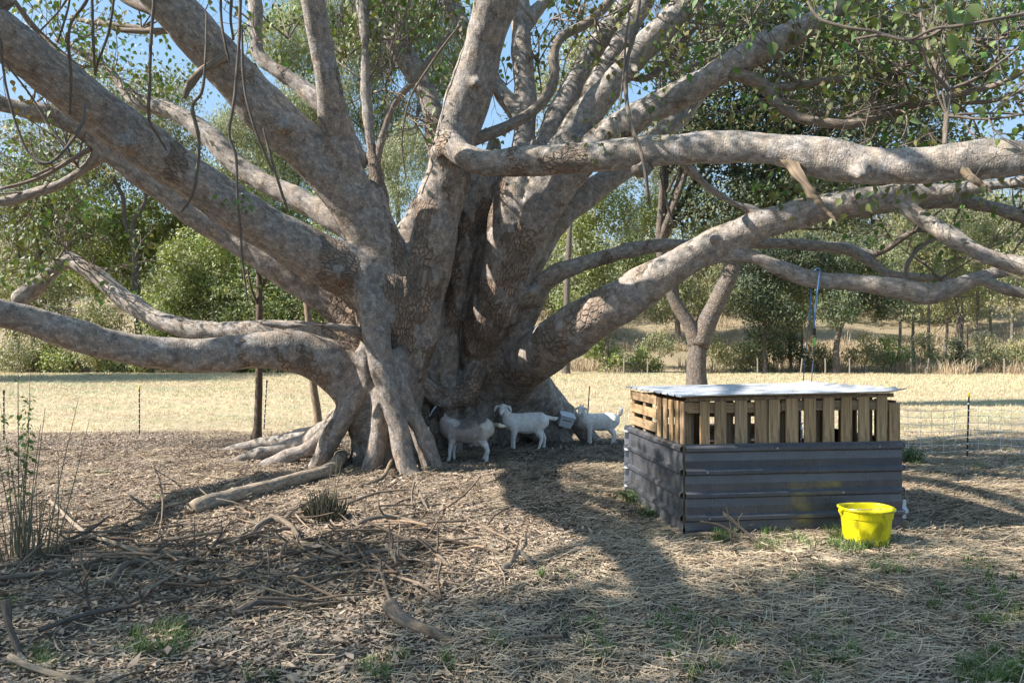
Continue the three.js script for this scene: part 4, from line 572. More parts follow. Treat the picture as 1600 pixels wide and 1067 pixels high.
const whiteCoat = (x, y, z, k, n) => { const dirt = sstep(0.08, 0.3, n) * 0.35; return [0.80 - 0.16 * dirt, 0.77 - 0.22 * dirt, 0.73 - 0.28 * dirt]; };
goat('grey-brown goat with dark saddle, black head and white blaze beside the trunk', 729, 720, 1.02, Math.PI - 0.12, {
  poll: [0.43, 0.76, 0.0], nose: [0.51, 0.65, -0.10], ear: 0.0, horn: 1.2, steps: [[0.0, 0.03], [0.045, -0.03]], udder: true,
  tail: [[-0.38, 0.545, 0, 0.03], [-0.45, 0.54, 0.0, 0.034], [-0.52, 0.525, -0.01, 0.028], [-0.57, 0.525, -0.01, 0.014]],
  noseMat: eyeMat,
  coat: (x, y, z, k, n, n2) => {
    if (k === 'head' || k === 'ear') { const t = clamp((x - 0.43) / 0.1, 0, 1); const blaze = k === 'head' && Math.abs(z + 0.10 * t) < 0.034 + 0.006 * n2 && y > 0.655 && x > 0.44; return blaze ? [0.74, 0.72, 0.70] : [0.03, 0.026, 0.024]; }
    if (k === 'neck' && (x - 0.3) + (y - 0.56) * 0.75 + 0.12 * n > 0.10) return [0.045, 0.037, 0.033];
    if (k === 'tail') return x < -0.47 ? [0.62, 0.55, 0.43] : [0.20, 0.17, 0.14];
    if (k === 'leg' && (y < 0.27 + 0.1 * n)) return [0.66, 0.63, 0.60];
    const saddle = sstep(-0.03, 0.09, y - 0.485 + 0.22 * n + 0.08 * n2) * sstep(0.22, 0.14, x + 0.2 * n) * sstep(-0.32, -0.24, x + 0.2 * n), rump = sstep(-0.22, -0.32, x + 0.16 * n), pale = sstep(0.08, 0.28, n + 0.1 * n2);
    let c = [0.34, 0.285, 0.255]; const mix = (q, t) => { c = c.map((v, i) => v + (q[i] - v) * t); };
    mix([0.55, 0.50, 0.46], pale * 0.65); mix([0.2, 0.17, 0.15], sstep(0.1, 0.3, n2 - 0.3 * n) * 0.6); mix([0.62, 0.56, 0.47], rump * 0.85); mix([0.075, 0.065, 0.06], saddle * 0.85); if (y < 0.33) mix([0.58, 0.54, 0.51], 0.6); return c;
  },
});
goat('white goat facing left with its tail held out, middle of the three', 821, 704, 0.95, Math.PI + 0.05, {
  poll: [0.385, 0.74, -0.045], nose: [0.425, 0.63, -0.155], ear: -0.005, horn: 0.5, steps: [[0.03, -0.05], [0.0, 0.05]],
  tail: [[-0.38, 0.56, 0, 0.03], [-0.46, 0.535, 0, 0.036], [-0.51, 0.53, 0, 0.034], [-0.56, 0.55, 0, 0.014]], coat: (x, y, z, k, n, n2) => { const c = whiteCoat(x, y, z, k, n), t = sstep(-0.05, 0.25, n) * (Math.abs(x + 0.24) < 0.12 && y > 0.3 ? 0.5 : k === 'neck' ? 0.45 : 0); return [c[0] * (1 - 0.12 * t), c[1] * (1 - 0.3 * t), c[2] * (1 - 0.42 * t)]; },
});
goat('small white goat with raised tail beside the tilted tub', 937, 694, 0.86, Math.PI - 0.1, {
  poll: [0.37, 0.735, -0.05], nose: [0.41, 0.63, -0.15], ear: -0.02, horn: 0.5, steps: [[0.02, -0.02], [-0.02, 0.03]],
  tail: [[-0.38, 0.57, 0, 0.03], [-0.42, 0.64, 0, 0.04], [-0.43, 0.71, 0, 0.038], [-0.42, 0.76, 0, 0.014]], coat: whiteCoat,
});

// ---------------------------------------------------------------- tub, tag, clod
{
  const T = thing('feed_tub', 'grey white plastic tub hung at a tilt on the far buttress root', 'tub', at(884, 656, 12.75), 0); T.scale.setScalar(0.98); T.rotation.set(0.35, 0.1, -0.32);
  const m = new THREE.MeshPhysicalMaterial({ color: RGB(0.62, 0.64, 0.68), roughness: 0.45 }), w = 0.125, h = 0.10, d = 0.09;
  const s = new THREE.Shape(); s.moveTo(-w * 0.86, -h); s.lineTo(w * 0.86, -h); s.lineTo(w, h); s.lineTo(-w, h); s.closePath();
  part('body', new THREE.ExtrudeGeometry(s, { depth: 2 * d, bevelEnabled: true, bevelSize: 0.008, bevelThickness: 0.008, bevelSegments: 3 }).translate(0, 0, -d), m, T);
  const rim = part('rim', box(2 * w + 0.035, 0.022, 2 * d + 0.045, 0.006), m, T); rim.position.y = h + 0.004;
  const dark = new THREE.MeshStandardMaterial({ color: RGB(0.16, 0.17, 0.19), roughness: 0.7 }), band = part('hand_slot', box(0.17, 0.022, 0.012, 0.004), dark, T); band.position.set(0.0, 0.03, d + 0.008);
  for (const x of [-0.08, -0.03, 0.03, 0.08]) { const b = part('hole', new THREE.CylinderGeometry(0.007, 0.007, 0.008, 8).rotateX(Math.PI / 2), dark, T); b.position.set(x, 0.075, d + 0.008); }
  const tag = whole('white_tag', box(0.035, 0.085, 0.008, 0.002), new THREE.MeshStandardMaterial({ color: RGB(0.75, 0.75, 0.74), roughness: 0.6 }), 'small white tag on the trunk in front of the grey goat\'s chest', 'tag'); tag.position.copy(at(669, 672, 9.98)); tag.rotation.set(0, -0.5, 0.2);
  const g = new THREE.IcosahedronGeometry(0.075, 4), q = g.attributes.position; for (let i = 0; i < q.count; i++) { const v = V(q.getX(i), q.getY(i), q.getZ(i)), k = 1 + 1.1 * fbm(v.x * 14, v.y * 14, v.z * 14, 3) ; q.setXYZ(i, v.x * k * 1.15, v.y * k * 0.9, v.z * k); } g.computeVertexNormals();
  const c = whole('dirt_clod', g, new THREE.MeshStandardMaterial({ color: RGB(0.14, 0.105, 0.08), roughness: 1, bumpMap: soilBump, bumpScale: 0.01 }), 'round dark clod lying alone on the sunny dirt right of the trunk', 'clod'); c.position.copy(ground(830, 757, 0.05));
}

// ---------------------------------------------------------------- blue strap over the low limb
{
  const S = thing('tie_strap', 'blue strap looped over the low right limb and hanging behind the shelter', 'strap', at(1275, 436, 9.28)), o = S.position;
  const blue = new THREE.MeshStandardMaterial({ color: RGB(0.09, 0.22, 0.42), roughness: 0.7 }), grey = new THREE.MeshStandardMaterial({ color: RGB(0.10, 0.14, 0.2), roughness: 0.8 }), green = new THREE.MeshStandardMaterial({ color: RGB(0.25, 0.6, 0.12), roughness: 0.6 }), black = new THREE.MeshStandardMaterial({ color: RGB(0.02, 0.02, 0.022), roughness: 0.5 });
  const run = (pts, r) => tube(pts.map(([x, y, d]) => ({ p: at(x, y, d).sub(o), r })), { seg: 6, per: 6, wob: 0 });
  part('strap', run([[1272, 512, 9.13], [1276, 470, 9.13], [1281, 430, 9.13], [1281, 421, 9.2], [1277, 420, 9.3], [1271, 428, 9.43], [1268, 455, 9.45], [1265, 500, 9.45]], 0.011), blue, S);
  part('cord', run([[1265, 500, 9.45], [1260, 550, 9.45], [1254, 620, 9.45], [1253, 665, 9.4], [1262, 672, 9.25], [1267, 650, 9.15], [1269, 590, 9.13], [1273, 541, 9.13]], 0.006), grey, S);
  const b = part('buckle', box(0.035, 0.085, 0.03), black, S); b.position.copy(at(1273, 518, 9.13).sub(o)); const g = part('clip', box(0.03, 0.10, 0.025), green, S); g.position.copy(at(1273.5, 534, 9.13).sub(o));
}

// ---------------------------------------------------------------- electric netting fence
{
  const post = new THREE.MeshStandardMaterial({ color: RGB(0.016, 0.016, 0.018), roughness: 0.5 }), yel = new THREE.MeshStandardMaterial({ color: RGB(0.75, 0.58, 0.02), roughness: 0.5 }), wht = new THREE.MeshStandardMaterial({ color: RGB(0.75, 0.75, 0.72), roughness: 0.6 });
  const posts = [];
  for (const [px, py, h, tilt, label] of [[5, 689, 0.93, 0, 'thin black fence post at the left edge of the paddock'], [217, 680, 0.95, 0, 'thin black fence post with yellow cap left of the prop saplings'], [412, 673, 1.0, -0.06, 'leaning thin black fence post just behind the dark sapling'], [1512, 716, 0.98, -0.03, 'thin black fence post with yellow cap right of the shelter']]) {
    const g = ground(px, py), t = thing('fence_post', label, 'fence post', g, 0, 'netting fence posts'); t.rotation.z = tilt; posts.push(g);
    part('stake', new THREE.CylinderGeometry(0.0125, 0.0125, h, 8).translate(0, h / 2 - 0.03, 0), post, t);
    const cp = part('cap', new THREE.CylinderGeometry(0.016, 0.02, 0.055, 10), px === 412 || px === 5 ? post : yel, t); cp.position.y = h - 0.03;
    for (let y = 0.12; y < h - 0.1; y += 0.1) { const c = part('clip', new THREE.CylinderGeometry(0.0145, 0.0145, 0.018, 8), wht, t); c.position.y = y; }
  }
  { const p = ground(915, 690), t = thing('wooden_stake', 'thin brown stake leaning behind the small white goat', 'stake', p); t.rotation.z = -0.07; part('stake', tube([{ p: V(0, -0.05, 0), r: 0.014 }, { p: V(0.005, 0.5, 0), r: 0.013 }, { p: V(0, 1.0, 0), r: 0.012 }], { seg: 7 }), deadWood, t); }
  const N = thing('fence_netting', 'white wire netting stretched between the posts right of the shelter', 'netting', posts[3].clone()), lines = [], a = ground(1385, 712).sub(N.position), b = ground(1860, 716).sub(N.position);
  const mid = V(0, 0, 0), seg = (p, q, r) => { const v = q.clone().sub(p), g = new THREE.CylinderGeometry(r, r, v.length(), 4, 1); g.applyQuaternion(new THREE.Quaternion().setFromUnitVectors(V(0, 1, 0), v.clone().normalize())); g.translate(...p.clone().add(q).multiplyScalar(0.5).toArray()); lines.push(g); };
  for (const [s, e] of [[a, mid], [mid, b]]) { const n = Math.round(s.distanceTo(e) / 0.17); for (let k = 0; k < 7; k++) for (let i = 0; i < n; i++) { const y = 0.12 + k * 0.105, sag = (t) => -0.05 * Math.sin(t * Math.PI) + 0.008 * noise(t * 9, k, 2); seg(s.clone().lerp(e, i / n).add(V(0, y + sag(i / n), 0)), s.clone().lerp(e, (i + 1) / n).add(V(0, y + sag((i + 1) / n), 0)), 0.0034); }
    for (let i = 1; i < n; i++) { const t = i / n, sg = -0.05 * Math.sin(t * Math.PI); seg(s.clone().lerp(e, t).add(V(0.01 * noise(i, 2, 3), 0.1 + sg, 0)), s.clone().lerp(e, t).add(V(0.03 * noise(i, 5, 3), 0.76 + sg, 0)), 0.0034); } }
  part('wires', mergeGeometries(lines), wht, N);
}

// ---------------------------------------------------------------- saplings, stems, log and fallen branches
const leafGeo = (len, w, droop = 0.25) => { const g = new THREE.BufferGeometry(); g.setAttribute('position', new THREE.Float32BufferAttribute([0, 0, 0, len * 0.45, 0.03 * len, w / 2, len * 0.45, 0.03 * len, -w / 2, len, -droop * len, 0], 3)); g.setIndex([0, 1, 2, 1, 3, 2]); g.computeVertexNormals(); return g; };
const leafSpray = (n, R, len, w, seed, hang = 0.4, flat = 1) => { const q = rng(seed), l = []; for (let i = 0; i < n; i++) { const g = leafGeo(len * (0.65 + 0.7 * q()), w * (0.7 + 0.6 * q())); g.applyMatrix4(M4(V((q() - 0.5) * 2 * R, (q() - 0.5) * 2 * R * flat, (q() - 0.5) * 2 * R), new THREE.Euler((q() - 0.5) * 2.2, q() * 6.283, -hang + (q() - 0.5) * 1.2), 1)); l.push(g); } return mergeGeometries(l); };
const green1 = leafVar(0, RGB(0.09, 0.15, 0.03), 0.4);
const saplingBark = new THREE.MeshStandardMaterial({ color: RGB(0.20, 0.155, 0.12), map: smoothBarkMap, bumpMap: smoothBarkBump, bumpScale: 0.006, roughness: 0.95 }), paleBark = new THREE.MeshStandardMaterial({ color: RGB(0.40, 0.32, 0.235), map: smoothBarkMap, bumpMap: smoothBarkBump, bumpScale: 0.006, roughness: 0.95 });
function sapling(label, pts, mat, branches, leaves, seed) {
  const r = rng(seed), o = at(pts[0][0], pts[0][1], pts[0][2]); o.y = 0; const t = thing('sapling', label, 'sapling', o), T = (p, seg = 9) => tube(L(p).map((q) => ({ p: q.p.sub(o), r: q.r })), { seg, per: 6, seed });
  part('trunk', T(pts), mat, t); for (const b of branches) part('branch', T(b, 6), mat, t);
  if (leaves.length) { const list = []; for (const [x, y, d, rad, n] of leaves) for (let i = 0; i < n; i++) { const a = r() * 6.28, q = Math.sqrt(r()) * rad; list.push(M4(at(x + Math.cos(a) * q, y + Math.sin(a) * q, d + (r() - 0.5) * 0.6).sub(o), new THREE.Euler(r(), r() * 6, r()), 0.7 + r() * 0.5)); } scatter('foliage', leafSpray(10, 0.2, 0.1, 0.055, seed), green1, list, t); }
}
sapling('slender dark sapling with flared foot standing behind the low left limb', [[400, 699, 12.9, 34], [400, 688, 12.9, 19], [402, 665, 12.9, 13], [404, 600, 12.9, 11], [404, 520, 12.9, 11], [405, 455, 12.9, 9], [402, 395, 12.9, 6]], saplingBark, [[[405, 455, 12.9, 6], [418, 430, 12.9, 5], [425, 400, 12.9, 4]], [[404, 480, 12.9, 5], [392, 450, 12.8, 4], [386, 420, 12.8, 3]]], [[410, 400, 12.9, 34, 16], [430, 440, 13, 30, 8]], 4);
sapling('pale bare slightly crooked sapling between the dark sapling and the trunk', [[496, 682, 13.9, 15], [496, 650, 13.9, 13], [490, 610, 13.9, 12], [486, 560, 13.9, 11], [481, 490, 13.9, 11], [475, 440, 13.9, 9], [470, 400, 13.9, 7]], paleBark, [[[476, 445, 13.9, 6], [488, 415, 13.9, 5], [496, 385, 13.9, 4]]], [], 7);
const weather = [[0.36, 0.30, 0.235], [0.30, 0.25, 0.20], [0.42, 0.34, 0.255], [0.26, 0.22, 0.19], [0.50, 0.43, 0.34]].map((c) => new THREE.MeshStandardMaterial({ color: RGB(...c), map: smoothBarkMap, bumpMap: woodBump, bumpScale: 0.006, roughness: 0.95 }));
{
  const o = ground(400, 778), pts = [[298, 806, 22], [312, 803, 27], [345, 796, 26], [400, 778, 24], [450, 763, 22], [495, 750, 22], [520, 738, 23], [531, 728, 22], [529, 718, 16]].map(([x, y, w], i) => { const p = ground(x, y), r = w / 2 * -p.z / F; p.y += r * 0.75 + (i > 6 ? 0.06 : 0); return { p: p.sub(o), r }; });
  const t = thing('fallen_log', 'bleached fallen log with a broken end reaching from the left roots', 'log', o); part('log', tube(pts, { seg: 14, per: 6, wob: 0.16, seed: 3 }), weather[4], t);
  const d = pts[0].p; for (let i = 0; i < 5; i++) part('splinter', tube([{ p: d.clone().add(V(0.04, (i - 2) * 0.018, (i % 3 - 1) * 0.025)), r: 0.018 }, { p: d.clone().add(V(-0.05 - 0.02 * (i % 2), (i - 2) * 0.02 + 0.012, (i % 3 - 1) * 0.032)), r: 0.004 }], { seg: 5, wob: 0.2, seed: i }), deadWood, t);
}
const sticks = [
  ['long pale stick lying diagonally across the left foreground', 4, 6, [[78, 801, 0.10], [135, 842, 0.05], [186, 866, 0.07], [236, 886, 0.05], [287, 906, 0.03], [364, 923, 0.01]]],
  ['long weathered stick reaching in from the left edge under the diagonal stick', 0, 8, [[-40, 914, 0.03], [67, 899, 0.04], [135, 893, 0.03], [202, 889, 0.03], [256, 876, 0.04], [304, 882, 0.03], [358, 879, 0.02]]],
  ['thick cracked grey branch lying just above the crossing sticks', 1, 11, [[184, 859, 0.02], [236, 872, 0.04], [294, 872, 0.03], [330, 868, 0.01]]],
  ['curved grey branch piece below the crossing sticks', 1, 11, [[170, 918, 0.0], [196, 896, 0.05], [223, 889, 0.04], [240, 893, 0]]],
  ['arched grey root loop standing up beside the brush tussock', 0, 12, [[391, 848, -0.02], [402, 838, 0.05], [425, 830, 0.09], [452, 834, 0.06], [470, 846, 0.0]]],
  ['hooked twig just left of the arched root loop', 0, 7, [[322, 876, 0], [336, 860, 0.06], [362, 852, 0.05], [400, 846, 0.03]]],
  ['smooth stick running right from under the arched root loop', 2, 8, [[342, 864, 0.02], [400, 846, 0.04], [450, 850, 0.03], [500, 846, 0.02]]],
  ['dark forked stick in the shade above the green tuft', 3, 8, [[60, 994, 0.02], [135, 970, 0.05], [202, 960, 0.05], [220, 960, 0.08], [234, 958, 0.13]]],
  ['stout grey stick leaning up at the left edge', 1, 13, [[7, 1016, 0.27], [10, 1018, 0.2], [18, 1020, 0.1], [36, 1024, -0.02]]],
  ['bare grey stick in the bottom left corner', 4, 12, [[15, 1040, 0.05], [51, 1055, 0.04], [111, 1068, 0.02], [150, 1080, 0.02]]],
  ['short dark log lying left of centre in the shade', 3, 14, [[366, 968, 0.01], [405, 951, 0.04], [449, 947, 0.03], [456, 950, 0.01]]],
  ['thin pale twig lying below the arched root loop', 4, 4, [[402, 910, 0.03], [436, 926, 0.02], [472, 940, 0.01]]],
  ['short upright crooked twig in the left foreground', 3, 5, [[134, 966, 0.24], [136, 967, 0.13], [148, 968, 0.0]]],
  ['smooth tan branch end beside the brush tussock', 4, 10, [[468, 853, 0.03], [506, 862, 0.04], [540, 869, 0.02], [570, 868, 0]]],
  ['short bleached elbow-shaped stick on the straw in the centre', 4, 10, [[783, 894, 0.01], [796, 888, 0.03], [812, 880, 0.06], [822, 882, 0.04], [831, 889, 0]]],
  ['long bent stick propped behind the brush pile near the trunk', 0, 5, [[543, 790, 0.03], [591, 781, 0.1], [648, 780, 0.1], [660, 790, 0.05], [672, 803, 0]]],
  ['pale broken stick pointing down inside the brush pile', 4, 8, [[604, 859, 0.05], [621, 882, 0.03], [631, 900, 0]]],
  ['straight grey stick sloping right out of the brush pile', 1, 8, [[655, 852, 0.06], [682, 870, 0.04], [709, 888, 0]]],
  ['dead vine hooked over the foot of the front root', 2, 7, [[560, 760, 0], [594, 752, 0.03], [612, 735, 0.12], [630, 722, 0.2], [648, 722, 0.14], [652, 736, 0.02]]],
  ['bent stick with a pale broken end standing over the dirt hump', 1, 7, [[575, 935, 0], [594, 913, 0.1], [602, 930, 0.07], [613, 955, 0]]],
  ['half-buried old root with a rounded hump in the centre foreground', 1, 24, [[608, 960, 0.03], [622, 976, 0.03], [650, 986, 0.0], [682, 1000, 0.015], [712, 1008, -0.03]]],
  ['bare branch lying against the foot of the shelter, lowest of three', 2, 6, [[1055, 843, 0.02], [1104, 842, 0.03], [1144, 848, 0.03], [1182, 858, 0]]],
  ['thin arched twig rising beside the shelter corner', 2, 4, [[1094, 847, 0.17], [1127, 848, 0.13], [1161, 851, 0.04], [1182, 858, 0]]],
  ['forked twig leaning on the shelter front left of centre', 0, 5, [[1131, 849, 0.23], [1158, 850, 0.13], [1185, 853, 0.04], [1200, 860, 0]]],
  ['long pale stick at the bottom edge right of centre', 4, 7, [[1130, 1052, 0.02], [1195, 1060, 0.03], [1246, 1068, 0.02], [1300, 1082, 0.01]]],
  ['two-foot stick lying flat in the middle of the brush pile', 0, 8, [[560, 828, 0.06], [600, 822, 0.08], [650, 826, 0.06], [680, 836, 0.02]]],
  ['dark stick crossing low behind the long diagonal stick', 3, 6, [[80, 838, 0.02], [105, 850, 0.04], [140, 842, 0.08], [168, 824, 0.12]]],
  ['knotty grey branch at the front of the brush pile', 1, 10, [[530, 880, 0.02], [570, 872, 0.05], [612, 868, 0.05], [640, 876, 0.02]]],
  ['thin whippy stem arching over the sunny litter at left', 2, 3, [[236, 864, 0.0], [250, 840, 0.1], [250, 790, 0.2], [236, 770, 0.3], [210, 735, 0.25]]],
];
sticks.forEach(([label, m, w, pts], i) => {
  const o = ground(pts[1][0], pts[1][1]), t = thing('fallen_branch', label, 'stick', o, 0, 'fallen sticks under the fig'), r = rng(40 + i);
  const q = pts.map(([x, y, lift], k) => { const p = ground(x, y), rad = w / 2 * -o.z / F * (1 - 0.35 * k / (pts.length - 1)); p.y += rad * 0.8 + lift; return { p: p.sub(o), r: rad }; });
  part('stem', tube(q, { seg: 8, per: 6, wob: 0.16, seed: i + 2 }), weather[m], t);
  if (w < 11 && w > 4) for (let k = 0; k < 2; k++) { const a = q[1 + Math.floor(r() * (q.length - 2))], d = V(r() - 0.5, 0.25 + r() * 0.5, r() - 0.5).normalize(), l = 0.12 + r() * 0.2; part('twig', tube([{ p: a.p, r: a.r * 0.6 }, { p: a.p.clone().addScaledVector(d, l * 0.5).add(V((r() - 0.5) * 0.06, 0, 0)), r: a.r * 0.45 }, { p: a.p.clone().addScaledVector(d, l), r: a.r * 0.2 }], { seg: 5, per: 4, seed: i * 3 + k }), weather[m], t); }
});
{ // stem clumps: brush tussock by the log and the leafy shrub at the left edge
  const stemMat = new THREE.MeshStandardMaterial({ color: RGB(0.065, 0.062, 0.038), roughness: 0.95 }), stemMat2 = new THREE.MeshStandardMaterial({ color: RGB(0.16, 0.14, 0.09), roughness: 0.95 });
  const clump = (name, label, px, py, n, rad, hMin, hMax, tall, mat, leaves, seed) => {
    const r = rng(seed), o = ground(px, py), t = thing(name, label, 'shrub', o), list = [], big = [], spots = [];
    const stem = (h, q, w) => { const a = r() * 6.28, s = Math.pow(r(), 0.8) * q, b = V(Math.cos(a) * s, -0.03, Math.sin(a) * s); h *= 1.15 - 0.6 * (s / q) * r(); const lean = V((r() - 0.5) * 0.3 * h + b.x * 0.5, h, (r() - 0.5) * 0.3 * h + b.z * 0.5); for (let k = 0; k < leaves; k++) spots.push(b.clone().addScaledVector(lean, 0.25 + 0.75 * r())); return tube([{ p: b, r: w }, { p: b.clone().addScaledVector(lean, 0.5).add(V((r() - 0.5) * 0.04, 0, 0)), r: w * 0.8 }, { p: b.clone().add(lean), r: w * 0.4 }], { seg: 5, per: 3, seed: r() * 30, cap: false }); };
    for (let i = 0; i < n; i++) list.push(stem(hMin + (hMax - hMin) * r(), rad, 0.0035 + r() * 0.003));
    part('stems', mergeGeometries(list), mat, t).userData.kind = 'stuff'; for (const h of tall) part('tall_stem', stem(h, rad * 0.9, 0.0055), stemMat2, t);
    if (spots.length) scatter('foliage', leafSpray(5, 0.05, 0.055, 0.024, seed), green1, spots.map((p) => M4(p, new THREE.Euler(r(), r() * 6, r()), 0.7 + r() * 0.6)), t);
  };
  clump('brush_tussock', 'dark tussock of upright brushy stems in front of the left roots', 508, 812, 420, 0.16, 0.14, 0.28, [0.6, 0.7, 0.5], stemMat, 0, 3);
  clump('stem_shrub', 'clump of thin upright stems with few leaves at the left edge', 40, 866, 75, 0.24, 0.2, 0.6, [1.0, 1.15, 0.95, 1.2, 1.1, 0.9, 1.25, 1.0, 1.05, 0.85], stemMat2, 0, 8);
  clump('leafy_whip', 'tall leafy whip rising from the stem clump at the left edge', 28, 850, 3, 0.04, 1.2, 1.5, [1.62, 1.5], stemMat2, 6, 11);
  clump('leafy_weed', 'low green weed growing at the left corner of the shelter', 1022, 806, 60, 0.15, 0.06, 0.16, [], stemMat, 1, 14);
  clump('leafy_weed', 'green weed with broad leaves at the rear left foot of the shelter', 1000, 786, 60, 0.15, 0.08, 0.2, [], stemMat, 2, 17);
  clump('leafy_weed', 'bushy weed in the dappled shade behind the shelter by the netting', 1420, 728, 70, 0.16, 0.1, 0.26, [], stemMat, 2, 19);
}

// ---------------------------------------------------------------- litter, straw and grass: uncountable stuff
{
  const r = rng(77);
  const strawClump = (n, R, seed, len, up) => { const q = rng(seed), l = []; for (let i = 0; i < n; i++) { const le = len * (0.5 + q()), w = 0.0011 + 0.0013 * q(), a = q() * 6.283, h = 0.004 + 0.03 * q() * q() * up, bend = (q() - 0.5) * 0.5 * le, rise = (q() - 0.35) * 0.3 * le * up; const g = new THREE.BufferGeometry(), P = []; for (let k = 0; k <= 3; k++) { const t = k / 3 - 0.5; P.push(t * le, h + rise * (t + 0.5) * (k / 3) + w, bend * (0.25 - t * t) - w, t * le, h + rise * (t + 0.5) * (k / 3), bend * (0.25 - t * t) + w); } g.setAttribute('position', new THREE.Float32BufferAttribute(P, 3)); g.setIndex([0, 1, 2, 1, 3, 2, 2, 3, 4, 3, 5, 4, 4, 5, 6, 5, 7, 6]); g.computeVertexNormals(); const s = Math.sqrt(q()) * R, b = q() * 6.283; g.applyMatrix4(M4(V(Math.cos(b) * s, 0, Math.sin(b) * s), new THREE.Euler(0, a, 0), 1)); l.push(g); } return mergeGeometries(l); };
  const leafClump = (n, R, seed, len) => { const q = rng(seed), l = []; for (let i = 0; i < n; i++) { const le = len * (0.5 + q()), w = le * (0.3 + 0.3 * q()), c = (q() - 0.3) * 0.9; const g = new THREE.BufferGeometry(); g.setAttribute('position', new THREE.Float32BufferAttribute([0, 0, 0, le * 0.4, c * w * 0.6, w / 2, le * 0.45, 0, 0, le * 0.4, c * w * 0.6, -w / 2, le, (q() - 0.4) * 0.5 * le, 0], 3)); g.setIndex([0, 1, 2, 0, 2, 3, 1, 4, 2, 2, 4, 3]); g.computeVertexNormals(); const s = Math.sqrt(q()) * R, b = q() * 6.283; g.applyMatrix4(M4(V(Math.cos(b) * s, 0.006 + 0.02 * q(), Math.sin(b) * s), new THREE.Euler((q() - 0.5) * 0.7, q() * 6.283, (q() - 0.5) * 0.7), 1)); l.push(g); } return mergeGeometries(l); };
  const blades = (n, R, h, seed, lean = 0.5) => { const q = rng(seed), l = []; for (let i = 0; i < n; i++) { const le = h * (0.5 + 0.8 * q()), w = h * 0.022 + 0.0014, a = q() * 6.283, k = lean * le * (0.3 + q()); const g = new THREE.BufferGeometry(); g.setAttribute('position', new THREE.Float32BufferAttribute([0, 0, -w, 0, 0, w, k * 0.35, le * 0.6, -w * 0.8, k * 0.35, le * 0.6, w * 0.8, k, le * 0.92, 0], 3)); g.setIndex([0, 1, 2, 1, 3, 2, 2, 3, 4]); g.computeVertexNormals(); const s = Math.sqrt(q()) * R, b = q() * 6.283; g.applyMatrix4(M4(V(Math.cos(b) * s, -0.004, Math.sin(b) * s), new THREE.Euler(0, a, 0), 1)); l.push(g); } return mergeGeometries(l); };
  const straw = new THREE.MeshStandardMaterial({ color: RGB(0.385, 0.325, 0.235), roughness: 0.9, side: THREE.DoubleSide }), dry = new THREE.MeshStandardMaterial({ color: RGB(0.235, 0.192, 0.152), roughness: 0.9, side: THREE.DoubleSide }), grass = leafVar(0, RGB(0.10, 0.17, 0.035), 0.35), hay = leafVar(0, RGB(0.52, 0.43, 0.27), 0.25), bankHay = leafVar(0, RGB(0.42, 0.35, 0.24), 0.25);
  const spot = (d0, d1, spread = 0.84) => { const d = Math.sqrt(lerp(d0 * d0, d1 * d1, r())), x = (r() * 2 - 1) * spread * d; return [x, -d]; };
  const put = (x, z, s, lift = 0) => M4(V(x, relief(x, z) + lift, z), new THREE.Euler(0, r() * 6.283, 0), s), tone = (a, b) => { const k = a + r() * (b - a), w = r() * 0.12; return RGB(k * (1 + w), k, k * (1 - w)); };
  const strawOn = (x, z) => sstep(-0.45, 0.25, fbm(x * 1.6, 9, z * 1.6) * 0.8 + fbm(x * 0.35, 3, z * 0.35) + 0.30 * (x - 0.5) + 0.10 * (z + 6));
  for (const [k, [sg, n]] of [[strawClump(26, 0.22, 3, 0.12, 1), 5200], [strawClump(34, 0.26, 5, 0.08, 0.6), 5600], [strawClump(14, 0.2, 8, 0.19, 1.5), 2000]].entries()) { const list = [], c = []; for (let i = 0; i < n; i++) { const [x, z] = spot(3, 12); if (r() > 0.34 + 0.66 * strawOn(x, z)) continue; list.push(put(x, z, 0.7 + r() * 0.6)); c.push(tone(0.55, 1.25)); } scatter('straw', sg, straw, list, scene, c).userData.label = ['loose trampled straw over the foreground', 'short broken straw mixed into the dirt', 'long stray straws on the foreground'][k]; }
  for (const [k, [lg, n]] of [[leafClump(20, 0.22, 3, 0.04), 4600], [leafClump(8, 0.24, 9, 0.07), 900], [leafClump(40, 0.2, 14, 0.024), 8000]].entries()) { const list = [], c = []; for (let i = 0; i < n; i++) { const [x, z] = spot(3, 14.5); const q = 1 - 0.75 * strawOn(x, z); if (r() > q || (k === 1 && x > 1 && r() < 0.6)) continue; list.push(put(x, z, 0.7 + r() * 0.6)); c.push(tone(0.45, 1.75)); } scatter('leaf_litter', lg, dry, list, scene, c).userData.label = ['dry brown leaf litter under the tree', 'large curled fallen leaves under the tree', 'small crumbled leaf litter under the tree'][k]; }
  { // small sticks
    const g = tube([{ p: V(-0.5, 0, 0), r: 0.014 }, { p: V(-0.15, 0.02, 0.05), r: 0.013 }, { p: V(0.2, 0.0, 0.03), r: 0.011 }, { p: V(0.5, 0.03, -0.03), r: 0.006 }], { seg: 5, per: 3, wob: 0.15 }), list = [], c = [];
    for (let i = 0; i < 2300; i++) { const pile = i < 420, px = pile ? (i % 3 ? 500 + (r() + r() - 1) * 320 : 190 + (r() + r() - 1) * 260) : 0, py = pile ? 868 + (r() + r() - 1) * 95 : 0; let x, z; if (pile) { const p = ground(px, py); x = p.x; z = p.z; } else [x, z] = spot(3.2, 12); if (!pile && strawOn(x, z) > 0.4 && r() < 0.75) continue; const s = 0.12 + r() * r() * (pile ? 1.25 : 0.6); list.push(M4(V(x, relief(x, z) + 0.008 + (pile ? r() * 0.06 : 0), z), new THREE.Euler((r() - 0.5) * 0.5, r() * 6.283, (r() - 0.5) * (pile ? 0.5 : 0.15)), V(s, 0.4 + s * 0.5, 0.4 + s * 0.5))); c.push(tone(0.8, 2.3)); }
